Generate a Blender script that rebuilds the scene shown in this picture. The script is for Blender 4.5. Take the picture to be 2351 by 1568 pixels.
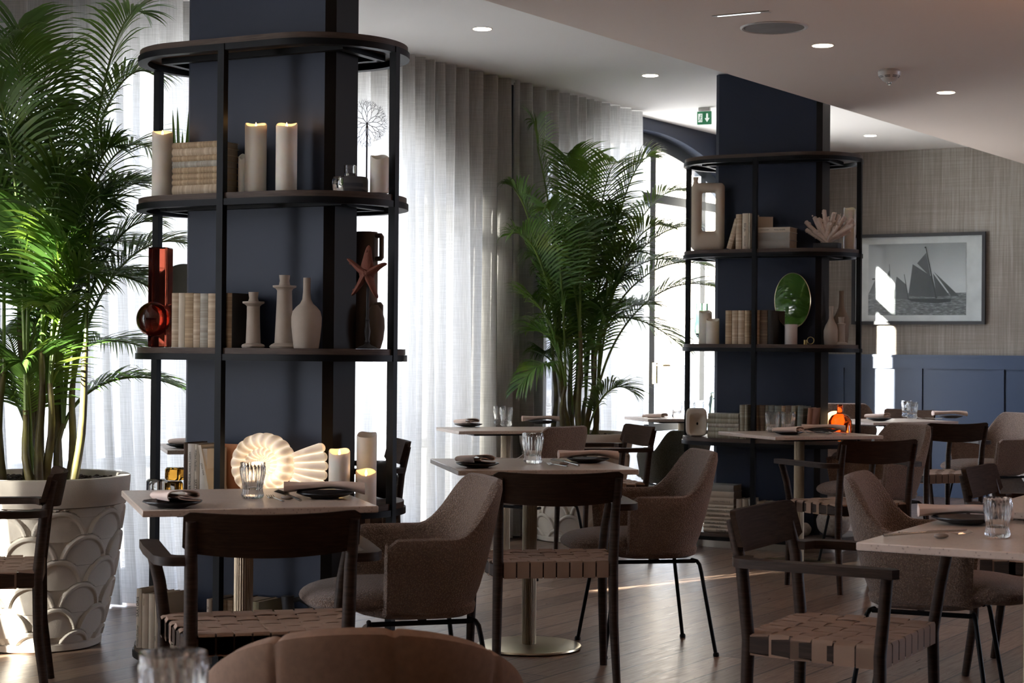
import bpy, math, random
from mathutils import Vector, Matrix
random.seed(7)
for o in list(bpy.data.objects): bpy.data.objects.remove(o)
S = bpy.context.scene
COL = S.collection
PI = math.pi
sin, cos, rad = math.sin, math.cos, math.radians

# ------------------------------------------------------------------ camera
F, ROLL, PITCH, H = 4000.0, 0.0085, 22/4000.0, 1.21
cam = bpy.data.cameras.new('camera'); cam.sensor_width = 36; cam.lens = F/2351*36
cam.clip_start = .05; cam.clip_end = 300
cam_o = bpy.data.objects.new('camera', cam); COL.objects.link(cam_o)
cam_o.location = (0, 0, H)
cam_o.rotation_mode = 'QUATERNION'
cam_o.rotation_quaternion = (Matrix.Rotation(PI/2+PITCH, 3, 'X') @ Matrix.Rotation(ROLL, 3, 'Z')).to_quaternion()
S.camera = cam_o
cam.dof.use_dof = True; cam.dof.focus_distance = 7.0; cam.dof.aperture_fstop = 10

# ------------------------------------------------------------------ world, sun, exposure
S.view_settings.view_transform = 'Standard'; S.view_settings.look = 'None'
S.view_settings.gamma = 1; S.view_settings.use_curve_mapping = False
S.view_settings.exposure = 0.0
W = bpy.data.worlds.new('world'); S.world = W; W.use_nodes = True
wn = W.node_tree.nodes; wl = W.node_tree.links
bg = wn['Background']; bg.inputs['Color'].default_value = (.76, .83, 1.0, 1); bg.inputs['Strength'].default_value = 15
SUN_AZ, SUN_EL = rad(50), rad(15)          # direction the sunlight travels, measured from +Y towards +X
sun = bpy.data.lights.new('sun', 'SUN'); sun.energy = 110; sun.angle = rad(.6); sun.color = (1, .95, .86)
sun_o = bpy.data.objects.new('sun', sun); COL.objects.link(sun_o)
sdir = Vector((sin(SUN_AZ)*cos(SUN_EL), cos(SUN_AZ)*cos(SUN_EL), -sin(SUN_EL)))
sun_o.rotation_mode = 'QUATERNION'; sun_o.rotation_quaternion = sdir.to_track_quat('-Z', 'Y')
S.cycles.use_denoising = True
try: S.cycles.denoiser = 'OPENIMAGEDENOISE'
except Exception: pass
S.cycles.max_bounces = 12; S.cycles.transparent_max_bounces = 16; S.cycles.transmission_bounces = 8
S.cycles.diffuse_bounces = 5; S.cycles.caustics_refractive = False; S.cycles.caustics_reflective = False
S.cycles.sample_clamp_indirect = 4

# ------------------------------------------------------------------ from a pixel of the photo to a point of the room
def ray(u, v):
    a, b = u-1175.5, v-784
    uu = a*cos(ROLL)+b*sin(ROLL); vv = -a*sin(ROLL)+b*cos(ROLL)
    x, y, z = uu/F, 1.0, -vv/F
    return Vector((x, y*cos(PITCH)-z*sin(PITCH), y*sin(PITCH)+z*cos(PITCH)))
def at(u, v, z):
    d = ray(u, v); return Vector((0, 0, H))+d*((z-H)/d.z)
def aty(u, v, Y):
    d = ray(u, v); return Vector((0, 0, H))+d*(Y/d.y)
def on_line(u, P, D, v=806):
    """distance s along P+s*D (in plan) where the vertical plane through pixel column u cuts it"""
    k = ray(u, v); k = k.x/k.y
    return (k*P[1]-P[0])/(D[0]-k*D[1])

# ------------------------------------------------------------------ materials
def new_mat(name):
    m = bpy.data.materials.new(name); m.use_nodes = True
    return m, m.node_tree.nodes, m.node_tree.links, m.node_tree.nodes['Principled BSDF']
def setc(s, c): s.default_value = (c[0], c[1], c[2], 1)
def coords(n, l, scale=(1, 1, 1), rot=(0, 0, 0), kind='Object'):
    tc = n.new('ShaderNodeTexCoord'); mp = n.new('ShaderNodeMapping')
    mp.inputs['Scale'].default_value = scale; mp.inputs['Rotation'].default_value = rot
    l.new(tc.outputs[kind], mp.inputs['Vector']); return mp.outputs['Vector']
def ramp(n, l, fac, stops):
    r = n.new('ShaderNodeValToRGB'); e = r.color_ramp.elements
    while len(e) < len(stops): e.new(.5)
    for i, (p, c) in enumerate(stops): e[i].position = p; e[i].color = (c[0], c[1], c[2], 1)
    l.new(fac, r.inputs['Fac']); return r.outputs['Color']
def noise(n, l, vec, scale, detail=3, rough=.5, out='Fac'):
    t = n.new('ShaderNodeTexNoise'); t.inputs['Scale'].default_value = scale
    t.inputs['Detail'].default_value = detail; t.inputs['Roughness'].default_value = rough
    l.new(vec, t.inputs['Vector']); return t.outputs[out]
def bump(n, l, b, h, strength=.3, dist=.002):
    bp = n.new('ShaderNodeBump'); bp.inputs['Strength'].default_value = strength; bp.inputs['Distance'].default_value = dist
    l.new(h, bp.inputs['Height']); l.new(bp.outputs['Normal'], b.inputs['Normal'])
def mat(name, c, rough=.6, metal=0, c2=None, ns=8, nb=0, bscale=60, bdist=.002, sv=(1, 1, 1), spec=None, trans=0, ior=1.45, sub=0):
    m, n, l, b = new_mat(name)
    setc(b.inputs['Base Color'], c); b.inputs['Roughness'].default_value = rough; b.inputs['Metallic'].default_value = metal
    v = coords(n, l, sv)
    c2 = c2 or tuple(x*.82 for x in c)
    l.new(ramp(n, l, noise(n, l, v, ns, 4), [(.3, c), (.7, c2)]), b.inputs['Base Color'])
    if nb: bump(n, l, b, noise(n, l, v, bscale, 3), nb, bdist)
    if spec is not None: b.inputs['Specular IOR Level'].default_value = spec
    if trans: b.inputs['Transmission Weight'].default_value = trans; b.inputs['IOR'].default_value = ior
    if sub: b.inputs['Subsurface Weight'].default_value = sub; b.inputs['Subsurface Scale'].default_value = .02
    return m
def emit(name, c, s):
    m, n, l, b = new_mat(name); setc(b.inputs['Base Color'], c)
    setc(b.inputs['Emission Color'], c); b.inputs['Emission Strength'].default_value = s; return m
def wood(name, a, b_, c, rough=.5, sc=(1, 12, 12), s=6):
    m, n, l, b = new_mat(name); v = coords(n, l, sc)
    w = noise(n, l, v, s, 6, .65)
    l.new(ramp(n, l, w, [(.25, a), (.5, b_), (.75, c)]), b.inputs['Base Color'])
    b.inputs['Roughness'].default_value = rough; b.inputs['Specular IOR Level'].default_value = .04 if rough > .7 else .12; bump(n, l, b, w, .25, .001); return m

M = {}
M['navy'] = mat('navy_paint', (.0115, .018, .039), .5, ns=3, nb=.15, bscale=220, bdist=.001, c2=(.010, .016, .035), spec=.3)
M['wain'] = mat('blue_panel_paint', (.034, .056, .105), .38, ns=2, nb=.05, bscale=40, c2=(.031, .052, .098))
M['dark_side'] = mat('dark_column_side', (.010, .008, .007), .6, spec=.2)  # near-black brown for each column's right side and its chamfers
M['black'] = mat('black_metal', (.005, .0055, .007), .5, 0, ns=10, spec=.14)
M['shelfwood'] = wood('grey_brown_veneer', (.035, .025, .021), (.075, .055, .045), (.12, .092, .075), .5, (2, 2, 90), 5)
M['darkwood'] = wood('dark_stained_oak', (.015, .008, .0055), (.029, .017, .0115), (.052, .032, .022), .55, (3, 3, 40), 3)
M['darkwood_x'] = wood('dark_stained_oak_panel', (.018, .0095, .0065), (.030, .0175, .0115), (.045, .027, .018), .75, (2, 20, 50), 4)
M['strap'] = mat('brown_woven_strap', (.24, .15, .10), .85, ns=30, nb=.3, bscale=900, bdist=.0006, c2=(.25, .155, .105))
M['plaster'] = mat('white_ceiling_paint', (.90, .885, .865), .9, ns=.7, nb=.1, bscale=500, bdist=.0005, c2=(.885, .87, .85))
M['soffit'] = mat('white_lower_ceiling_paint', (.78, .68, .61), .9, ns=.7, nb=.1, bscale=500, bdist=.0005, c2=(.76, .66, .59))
M['brass'] = mat('brushed_brass', (.60, .52, .36), .28, 1, ns=5)
M['brass_col'] = mat('bronze_column_metal', (.33, .26, .18), .38, 1, ns=5)
M['steel_plinth'] = mat('brushed_plinth_metal', (.42, .37, .31), .35, 1, ns=5)
M['steel'] = mat('cutlery_steel', (.55, .54, .52), .22, 1)
M['blackplate'] = mat('black_stoneware', (.012, .012, .014), .38, ns=20, nb=.2, bscale=200)
M['napkin'] = mat('blush_linen_napkin', (.66, .50, .42), .9, ns=12, nb=.3, bscale=700, bdist=.0005, c2=(.66, .52, .44))
M['pebble'] = mat('grey_pebble', (.28, .24, .21), .7, ns=40)
M['ceramic'] = mat('stoneware_ceramic', (.36, .30, .25), .85, ns=14, nb=.4, bscale=220, bdist=.001, c2=(.31, .26, .215))
M['ceramic_pale'] = mat('pale_sand_ceramic', (.52, .45, .36), .85, ns=14, nb=.4, bscale=180, bdist=.001, c2=(.54, .46, .37))
M['candle'] = mat('ivory_wax', (.84, .79, .70), .5, ns=9, nb=.3, bscale=60, bdist=.001, sub=.3)
M['candle'].node_tree.nodes['Principled BSDF'].inputs['Subsurface Radius'].default_value = (1, .75, .5)
M['flame'] = emit('flame_glow', (1, .66, .30), 9)
M['coral'] = mat('coral_skeleton', (.70, .58, .50), .9, ns=60, nb=.9, bscale=160, bdist=.004)
M['starfish'] = mat('rust_starfish', (.16, .042, .022), .8, ns=30, nb=.8, bscale=90, bdist=.003, c2=(.12, .035, .020))
M['matte_black'] = mat('matte_black', (.012, .012, .014), .6, nb=.2, bscale=90)
M['stone'] = mat('speckled_stone', (.46, .39, .33), .9, ns=60, nb=.5, bscale=60, bdist=.002, c2=(.30, .25, .21))
M['soil'] = mat('clay_pebbles', (.060, .036, .024), .95, ns=80, nb=1, bscale=60, bdist=.02, c2=(.035, .02, .014))
M['plastic'] = mat('white_plastic', (.62, .60, .57), .4)
M['speaker'] = mat('grey_speaker_grille', (.22, .21, .205), .8, nb=.4, bscale=1500)
M['frame_blue'] = mat('dark_blue_window_paint', (.022, .028, .036), .35)
M['brass_dull'] = mat('aged_brass', (.35, .25, .10), .35, 1)
M['pages'] = mat('book_pages', (.38, .30, .22), .9, ns=50, sv=(1, 1, 40))
M['ink'] = mat('black_ink', (.015, .013, .012), .7)

def glassmat(name, c, rough=.02, ior=1.47):
    m, n, l, b = new_mat(name); setc(b.inputs['Base Color'], c)
    b.inputs['Roughness'].default_value = rough; b.inputs['Transmission Weight'].default_value = 1
    b.inputs['IOR'].default_value = ior; return m
M['glass'] = glassmat('clear_glass', (.97, .98, .98))
M['redglass'] = glassmat('amber_red_glass', (.55, .11, .06), .08)
M['orangeglass'] = glassmat('orange_glass', (.97, .34, .10), .03)
M['greenglass'] = glassmat('green_glass', (.50, .66, .56), .03)
M['amberglass'] = glassmat('amber_glass', (.75, .36, .05), .04)
def panemat():
    m = bpy.data.materials.new('window_glass'); m.use_nodes = True; n = m.node_tree.nodes; l = m.node_tree.links; n.clear()
    o = n.new('ShaderNodeOutputMaterial'); t = n.new('ShaderNodeBsdfTransparent'); g = n.new('ShaderNodeBsdfGlossy'); mx = n.new('ShaderNodeMixShader')
    setc(t.inputs['Color'], (.95, .97, .97)); g.inputs['Roughness'].default_value = .02
    mx.inputs[0].default_value = .06
    l.new(t.outputs[0], mx.inputs[1]); l.new(g.outputs[0], mx.inputs[2]); l.new(mx.outputs[0], o.inputs[0]); return m
M['pane'] = panemat()
def curtainmat():
    m = bpy.data.materials.new('sheer_linen'); m.use_nodes = True; n = m.node_tree.nodes; l = m.node_tree.links; n.clear()
    o = n.new('ShaderNodeOutputMaterial'); d = n.new('ShaderNodeBsdfDiffuse'); t = n.new('ShaderNodeBsdfTranslucent'); tr = n.new('ShaderNodeBsdfTransparent')
    uv = n.new('ShaderNodeUVMap')
    def threads(sc):
        mp = n.new('ShaderNodeMapping'); mp.inputs['Scale'].default_value = sc; l.new(uv.outputs[0], mp.inputs['Vector'])
        return noise(n, l, mp.outputs['Vector'], 1, 3, .6)
    a, b = threads((380, 6, 1)), threads((10, 300, 1))
    ad = n.new('ShaderNodeMath'); ad.operation = 'ADD'; l.new(a, ad.inputs[0]); l.new(b, ad.inputs[1])
    hv = n.new('ShaderNodeMath'); hv.operation = 'MULTIPLY'; hv.inputs[1].default_value = .5; l.new(ad.outputs[0], hv.inputs[0])
    c = ramp(n, l, hv.outputs[0], [(.38, (.66, .64, .60)), (.62, (.84, .82, .78))])
    l.new(c, d.inputs['Color'])
    dk = n.new('ShaderNodeMixRGB'); dk.blend_type = 'MULTIPLY'; dk.inputs[0].default_value = 1; setc(dk.inputs[2], (.50, .52, .55)); l.new(c, dk.inputs[1]); l.new(dk.outputs[0], t.inputs['Color'])
    m1 = n.new('ShaderNodeMixShader'); m1.inputs[0].default_value = .55
    l.new(d.outputs[0], m1.inputs[1]); l.new(t.outputs[0], m1.inputs[2])
    m2 = n.new('ShaderNodeMixShader')
    op = ramp(n, l, hv.outputs[0], [(.40, (.085,)*3), (.60, (.012,)*3)]); l.new(op, m2.inputs[0])
    l.new(m1.outputs[0], m2.inputs[1]); l.new(tr.outputs[0], m2.inputs[2]); l.new(m2.outputs[0], o.inputs[0]); return m
M['curtain'] = curtainmat()
def bouclemat(name, c, c2):
    m, n, l, b = new_mat(name); v = coords(n, l)
    w = noise(n, l, v, 300, 3, .6)
    vo = n.new('ShaderNodeTexVoronoi'); vo.inputs['Scale'].default_value = 200; l.new(v, vo.inputs['Vector'])
    ad = n.new('ShaderNodeMath'); ad.operation = 'SUBTRACT'; l.new(w, ad.inputs[0]); l.new(vo.outputs['Distance'], ad.inputs[1])
    l.new(ramp(n, l, ad.outputs[0], [(.0, c2), (.42, c)]), b.inputs['Base Color'])
    b.inputs['Roughness'].default_value = 1; b.inputs['Specular IOR Level'].default_value = .1
    b.inputs['Sheen Weight'].default_value = .35; b.inputs['Sheen Roughness'].default_value = .5
    bump(n, l, b, ad.outputs[0], .9, .0045); return m
M['boucle'] = bouclemat('taupe_boucle', (.34, .23, .165), (.155, .10, .072))
M['boucle_green'] = bouclemat('olive_boucle', (.17, .155, .10), (.07, .065, .04))
M['felt'] = mat('brown_felt', (.19, .105, .062), .95, ns=60, nb=.3, bscale=500, bdist=.001, c2=(.15, .083, .05))
M['greyfelt'] = mat('grey_felt', (.36, .32, .29), .95, ns=60, nb=.3, bscale=500, bdist=.001)
def terrazzo():
    m, n, l, b = new_mat('beige_terrazzo'); v = coords(n, l)
    t = n.new('ShaderNodeTexVoronoi'); t.inputs['Scale'].default_value = 95; l.new(v, t.inputs['Vector'])
    c = ramp(n, l, t.outputs['Distance'], [(.0, (.22, .17, .14)), (.13, (.26, .20, .17)), (.19, (.50, .40, .33)), (1, (.54, .44, .37))])
    mx = n.new('ShaderNodeMixRGB'); mx.blend_type = 'MULTIPLY'; mx.inputs[0].default_value = .5
    l.new(c, mx.inputs[1]); l.new(ramp(n, l, noise(n, l, v, 14, 4), [(.3, (1, 1, 1)), (.7, (.8, .78, .76))]), mx.inputs[2])
    l.new(mx.outputs[0], b.inputs['Base Color']); b.inputs['Roughness'].default_value = .33; return m
M['terrazzo'] = terrazzo()
def leafmat():
    m, n, l, b = new_mat('palm_leaf'); v = coords(n, l)
    l.new(ramp(n, l, noise(n, l, v, 5, 3), [(.3, (.040, .10, .022)), (.6, (.085, .18, .030)), (.8, (.20, .26, .035))]), b.inputs['Base Color'])
    b.inputs['Roughness'].default_value = .38
    tr = n.new('ShaderNodeBsdfTranslucent'); setc(tr.inputs['Color'], (.17, .28, .035))
    mx = n.new('ShaderNodeMixShader'); mx.inputs[0].default_value = .28
    o = [x for x in n if x.type == 'OUTPUT_MATERIAL'][0]
    l.new(b.outputs[0], mx.inputs[1]); l.new(tr.outputs[0], mx.inputs[2]); l.new(mx.outputs[0], o.inputs[0]); return m
M['leaf'] = leafmat()
M['cane'] = mat('green_brown_cane', (.14, .13, .035), .5, ns=14, c2=(.06, .042, .02))
M['stalk'] = mat('green_stalk', (.16, .24, .04), .45, ns=8, c2=(.09, .15, .03))
def potmat():
    return mat('cream_cast_stone', (.62, .57, .50), .85, ns=5, nb=.35, bscale=240, bdist=.002, c2=(.55, .50, .43))
M['pot'] = potmat()
def floormat(ang):
    m, n, l, b = new_mat('oak_floorboards'); v = coords(n, l, (1, 1, 1), (0, 0, ang))
    br = n.new('ShaderNodeTexBrick'); br.inputs['Scale'].default_value = 1
    br.inputs['Brick Width'].default_value = 2.1; br.inputs['Row Height'].default_value = .155
    br.inputs['Mortar Size'].default_value = .005; br.inputs['Bias'].default_value = 0
    br.offset = .37; br.offset_frequency = 2
    setc(br.inputs['Color1'], (.125, .078, .055)); setc(br.inputs['Color2'], (.25, .17, .122)); setc(br.inputs['Mortar'], (.016, .010, .008))
    l.new(v, br.inputs['Vector'])
    mp = n.new('ShaderNodeMapping'); mp.inputs['Scale'].default_value = (1.6, 22, 1); l.new(v, mp.inputs['Vector'])
    g = noise(n, l, mp.outputs['Vector'], 3.5, 7, .62)
    mx = n.new('ShaderNodeMixRGB'); mx.blend_type = 'MULTIPLY'; mx.inputs[0].default_value = .85
    l.new(br.outputs['Color'], mx.inputs[1]); l.new(ramp(n, l, g, [(.3, (.62, .58, .55)), (.5, (.95, .93, .9)), (.7, (1.25, 1.2, 1.15))]), mx.inputs[2])
    l.new(mx.outputs[0], b.inputs['Base Color'])
    l.new(ramp(n, l, g, [(.3, (.38,)*3), (.7, (.26,)*3)]), b.inputs['Roughness'])
    iv = n.new('ShaderNodeMath'); iv.operation = 'MULTIPLY_ADD'; iv.inputs[1].default_value = -1; l.new(br.outputs['Fac'], iv.inputs[0]); l.new(g, iv.inputs[2])
    bump(n, l, b, iv.outputs[0], .35, .002); return m
def wallpaper():
    m, n, l, b = new_mat('woven_wallpaper'); 
    a = noise(n, l, coords(n, l, (45, 45, 1.2)), 1.6, 5, .7); c0_ = noise(n, l, coords(n, l, (1.2, 1.2, 60)), 1.6, 5, .7); cm = n.new('ShaderNodeMath'); cm.operation = 'MULTIPLY_ADD'; cm.inputs[1].default_value = .5; cm.inputs[2].default_value = .25; l.new(c0_, cm.inputs[0]); c = cm.outputs[0]
    k = noise(n, l, coords(n, l), 1.1, 3)
    ad = n.new('ShaderNodeMath'); ad.operation = 'ADD'; l.new(a, ad.inputs[0]); l.new(c, ad.inputs[1])
    a2 = n.new('ShaderNodeMath'); a2.operation = 'MULTIPLY_ADD'; a2.inputs[1].default_value = .6; l.new(k, a2.inputs[0]); l.new(ad.outputs[0], a2.inputs[2])
    hv = n.new('ShaderNodeMath'); hv.operation = 'MULTIPLY'; hv.inputs[1].default_value = .385; l.new(a2.outputs[0], hv.inputs[0])
    l.new(ramp(n, l, hv.outputs[0], [(.36, (.13, .105, .083)), (.5, (.215, .19, .16)), (.64, (.34, .32, .29))]), b.inputs['Base Color'])
    b.inputs['Roughness'].default_value = .85; bump(n, l, b, hv.outputs[0], .5, .004); return m
M['wallpaper'] = wallpaper()

# ------------------------------------------------------------------ mesh helpers
class MB:
    def __init__(s): s.v = []; s.f = []; s.mi = []; s.uv = None
    def add(s, vs, fs, mi=0):
        k = len(s.v); s.v += [Vector(p) for p in vs]; s.f += [tuple(i+k for i in f) for f in fs]; s.mi += [mi]*len(fs)
    def box(s, c, d, rz=0, mtx=None, mi=0, bev=0):
        x, y, z = d[0]/2, d[1]/2, d[2]/2
        if bev:
            b = min(bev, x*.9, y*.9, z*.9); vs = []; fs = []
            # chamfered box from 3 sets of rectangles
            P = lambda a, b_, c_: (a, b_, c_)
            idx = {}
            for sx in (-1, 1):
                for sy in (-1, 1):
                    for sz in (-1, 1):
                        for ax in range(3):
                            p = [sx*(x-b), sy*(y-b), sz*(z-b)]
                            p[ax] = (sx*x, sy*y, sz*z)[ax]
                            idx[(sx, sy, sz, ax)] = len(vs); vs.append(tuple(p))
            for sg in (-1, 1):
                for ax in range(3):
                    o = [a for a in range(3) if a != ax]; q = []
                    for (a, b_) in ((-1, -1), (1, -1), (1, 1), (-1, 1)):
                        k = [0, 0, 0]; k[ax] = sg; k[o[0]] = a; k[o[1]] = b_; q.append(idx[(k[0], k[1], k[2], ax)])
                    fs.append(q)
            for ax in range(3):
                o = [a for a in range(3) if a != ax]
                for a in (-1, 1):
                    for b_ in (-1, 1):
                        q = []
                        for (sg, w) in ((-1, 0), (1, 0), (1, 1), (-1, 1)):
                            k = [0, 0, 0]; k[ax] = sg; k[o[0]] = a; k[o[1]] = b_; q.append(idx[(k[0], k[1], k[2], o[w])])
                        fs.append(q)
            for sx in (-1, 1):
                for sy in (-1, 1):
                    for sz in (-1, 1): fs.append([idx[(sx, sy, sz, a)] for a in range(3)])
        else:
            vs = [(a, b_, c_) for a in (-x, x) for b_ in (-y, y) for c_ in (-z, z)]
            fs = [(0, 1, 3, 2), (4, 6, 7, 5), (0, 4, 5, 1), (2, 3, 7, 6), (0, 2, 6, 4), (1, 5, 7, 3)]
        m = mtx if mtx else Matrix.Rotation(rz, 4, 'Z')
        s.add([Vector(c)+(m @ Vector(p)) for p in vs], fs, mi)
    def lathe(s, prof, n=32, c=(0, 0, 0), mtx=None, mod=None, mi=0, cap=True):
        vs = []; fs = []; m = mtx or Matrix.Identity(4)
        for j, (r_, z) in enumerate(prof):
            for i in range(n):
                a = 2*PI*i/n; rr = r_*(mod(a, z) if mod else 1)
                vs.append(Vector(c)+(m @ Vector((rr*cos(a), rr*sin(a), z))))
        for j in range(len(prof)-1):
            for i in range(n):
                k = (i+1) % n; fs.append((j*n+i, j*n+k, (j+1)*n+k, (j+1)*n+i))
        if cap:
            if prof[0][0] > 1e-5: fs.append(tuple(range(n-1, -1, -1)))
            if prof[-1][0] > 1e-5: fs.append(tuple((len(prof)-1)*n+i for i in range(n)))
        s.add(vs, fs, mi)
    def tube(s, pts, rs, n=10, mi=0, flat=None, up=None):
        pts = [Vector(p) for p in pts]
        if not isinstance(rs, (list, tuple)): rs = [rs]*len(pts)
        vs = []; fs = []; pu = up and Vector(up)
        for i, p in enumerate(pts):
            d = (pts[min(i+1, len(pts)-1)]-pts[max(i-1, 0)]).normalized()
            if pu is None: pu = Vector((0, 0, 1)) if abs(d.z) < .9 else Vector((0, 1, 0))
            u = d.cross(pu).normalized(); w = u.cross(d).normalized(); pu = w
            fl = flat or 1
            for k in range(n):
                a = 2*PI*k/n; vs.append(p+u*cos(a)*rs[i]+w*sin(a)*rs[i]*fl)
        for i in range(len(pts)-1):
            for k in range(n):
                q = (k+1) % n; fs.append((i*n+k, i*n+q, (i+1)*n+q, (i+1)*n+k))
        fs += [tuple(range(n-1, -1, -1)), tuple((len(pts)-1)*n+k for k in range(n))]
        s.add(vs, fs, mi)
    def sphere(s, c, r, n=24, m=14, sc=(1, 1, 1), mi=0, fn=None):
        vs = []; fs = []
        for j in range(m+1):
            th = PI*j/m
            for i in range(n):
                a = 2*PI*i/n; d = Vector((sin(th)*cos(a), sin(th)*sin(a), cos(th)))
                k = fn(d) if fn else 1
                vs.append(Vector(c)+Vector((d.x*sc[0], d.y*sc[1], d.z*sc[2]))*r*k)
        for j in range(m):
            for i in range(n): q = (i+1) % n; fs.append((j*n+i, (j+1)*n+i, (j+1)*n+q, j*n+q))
        s.add(vs, fs, mi)
    def prism(s, poly, z0, z1, mtx=None, c=(0, 0, 0), mi=0):
        n = len(poly); m = mtx or Matrix.Identity(4)
        vs = [Vector(c)+(m @ Vector((p[0], p[1], z0))) for p in poly]+[Vector(c)+(m @ Vector((p[0], p[1], z1))) for p in poly]
        fs = [tuple(range(n-1, -1, -1)), tuple(range(n, 2*n))]+[(i, (i+1) % n, n+(i+1) % n, n+i) for i in range(n)]
        s.add(vs, fs, mi)
    def grid(s, P, closed_u=False, mi=0):
        nu = len(P); nv = len(P[0]); vs = [p for r_ in P for p in r_]; fs = []
        for i in range(nu if closed_u else nu-1):
            for j in range(nv-1):
                a = i*nv+j; b = ((i+1) % nu)*nv+j; fs.append((a, b, b+1, a+1))
        s.add(vs, fs, mi)
    def build(s, name, m, parent=None, smooth=True, subsurf=0, loc=None, auto=True):
        me = bpy.data.meshes.new(name); me.from_pydata([tuple(p) for p in s.v], [], s.f)
        for mm in (m if isinstance(m, (list, tuple)) else [m]): me.materials.append(mm)
        me.polygons.foreach_set('material_index', s.mi)
        if s.uv:
            ul = me.uv_layers.new(name='UVMap')
            for lp in me.loops: ul.data[lp.index].uv = s.uv[lp.vertex_index]
        import bmesh
        bm = bmesh.new(); bm.from_mesh(me); bmesh.ops.remove_doubles(bm, verts=bm.verts, dist=1e-6) if not s.uv else None
        bmesh.ops.recalc_face_normals(bm, faces=bm.faces)
        if smooth:
            for f in bm.faces: f.smooth = True
            for e in bm.edges:
                if len(e.link_faces) == 2 and e.calc_face_angle(0) > rad(38): e.smooth = False
        bm.to_mesh(me); bm.free()
        o = bpy.data.objects.new(name, me); COL.objects.link(o)
        if parent: o.parent = parent
        if loc: o.location = loc
        if subsurf:
            q = o.modifiers.new('smooth', 'SUBSURF'); q.levels = subsurf; q.render_levels = subsurf
        return o
def tag(o, label=None, cat=None, group=None, kind=None):
    if label: o['label'] = label
    if cat: o['category'] = cat
    if group: o['group'] = group
    if kind: o['kind'] = kind
    return o
def thing(name, label, cat, loc=(0, 0, 0), rz=0, group=None):
    o = bpy.data.objects.new(name, None); COL.objects.link(o); o.empty_display_size = .05
    o.location = loc; o.rotation_euler = (0, 0, rz); return tag(o, label, cat, group)
KIDS = {}
def copy_tree(o, parent=None):
    c = o.copy(); COL.objects.link(c); c.parent = parent
    for ch in [x for x in list(bpy.data.objects) if x.parent == o]: copy_tree(ch, c)
    return c
def put(proto, loc, rz, label, group=None, s=1):
    if proto.get('_used'): o = copy_tree(proto)
    else: o = proto; proto['_used'] = 1
    o.location = loc; o.rotation_euler = (0, 0, rz); o['label'] = label
    if s != 1: o.scale = (s, s, s)
    if group: o['group'] = group
    return o
def struct(mb, name, m, **k): return tag(mb.build(name, m, **k), kind='structure')
def text(body, name, size, m, parent, loc, rot, ext=.0003, shear=0, sx=1):
    cu = bpy.data.curves.new(name, 'FONT'); cu.body = body; cu.size = size; cu.extrude = ext; cu.shear = shear
    cu.align_x = 'CENTER'; cu.align_y = 'CENTER'
    t = bpy.data.objects.new(name, cu); COL.objects.link(t); bpy.context.view_layer.update()
    me = bpy.data.meshes.new_from_object(t.evaluated_get(bpy.context.evaluated_depsgraph_get())); me.name = name
    bpy.data.objects.remove(t); me.materials.clear(); me.materials.append(m)
    o = bpy.data.objects.new(name, me); COL.objects.link(o); o.parent = parent; o.location = loc; o.rotation_euler = rot; o.scale = (sx, 1, 1); return o

# ------------------------------------------------------------------ room shell
WA = rad(33); WD = Vector((sin(WA), cos(WA), 0)); WN = Vector((cos(WA), -sin(WA), 0)); WB = Vector((-.27, 11.115, 0))   # window wall: direction, normal into the room, base point
BA = rad(29); BD = Vector((cos(BA), -sin(BA), 0)); BN = Vector((-sin(BA), -cos(BA), 0)); BP = Vector((3.65, 14.85, 0))   # back wall
CEIL, SOFF = 2.97, 2.71
SA = rad(33.7); SD = Vector((sin(SA), cos(SA), 0)); SN = Vector((cos(SA), -sin(SA), 0)); SP = Vector((1.86, 10.43, 0))
def wallpt(t, n=0, z=0): return WB+WD*t+WN*n+Vector((0, 0, z))
T0, T1 = -15.5, 5.2

mb = MB(); mb.add([(-14, -5, 0), (16, -5, 0), (16, 22, 0), (-14, 22, 0)], [(0, 1, 2, 3)])
# the floor stops just behind the window wall
fl = MB(); a, b, c, d = wallpt(T0, -.35), wallpt(T1+1, -.35), wallpt(T1+1, 14), wallpt(T0, 14)
fl.add([a, b, c, d], [(0, 1, 2, 3)])
struct(fl, 'floor', floormat(-(PI/2-WA)), smooth=False)
ce = MB(); ce.box(WB+WD*(T0+T1)/2+WN*6.7+Vector((0, 0, CEIL+.1)), (T1-T0+2, 14.2, .2), PI/2-WA)
struct(ce, 'ceiling', M['plaster'], smooth=False)
# lower ceiling: slab right of its edge line
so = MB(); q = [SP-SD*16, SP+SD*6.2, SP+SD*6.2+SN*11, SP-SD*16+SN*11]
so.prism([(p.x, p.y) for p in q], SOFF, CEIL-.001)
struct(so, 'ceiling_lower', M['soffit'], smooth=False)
# window wall with arched openings
WINS = [(-12.4, -9.7, .36), (-9.1, -6.3, .36), (-4.05, -.10, .75), (.93, 3.95, .36)]
CR, DROP = 2.88, .36            # crown height and fall to the springing
def arch(t, a, b, cr=CR, drop=None):
    drop = drop or {w[0]: w[2] for w in WINS}[a]
    hw = (b-a)/2; R = (hw*hw+drop*drop)/(2*drop); x = t-(a+b)/2
    return cr-R+math.sqrt(max(R*R-x*x, 0))
WT = .22
ww = MB()
def wseg(t0, t1, f0, f1, z1=CEIL):
    ww.add([wallpt(t0, 0, f0), wallpt(t1, 0, f1), wallpt(t1, 0, z1), wallpt(t0, 0, z1), wallpt(t0, -WT, f0), wallpt(t1, -WT, f1), wallpt(t1, -WT, z1), wallpt(t0, -WT, z1)],
           [(0, 1, 2, 3), (5, 4, 7, 6), (0, 4, 5, 1), (3, 2, 6, 7), (0, 3, 7, 4), (1, 5, 6, 2)])
edges = [T0]+[x for w in WINS for x in w[:2]]+[T1+.4]
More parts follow.
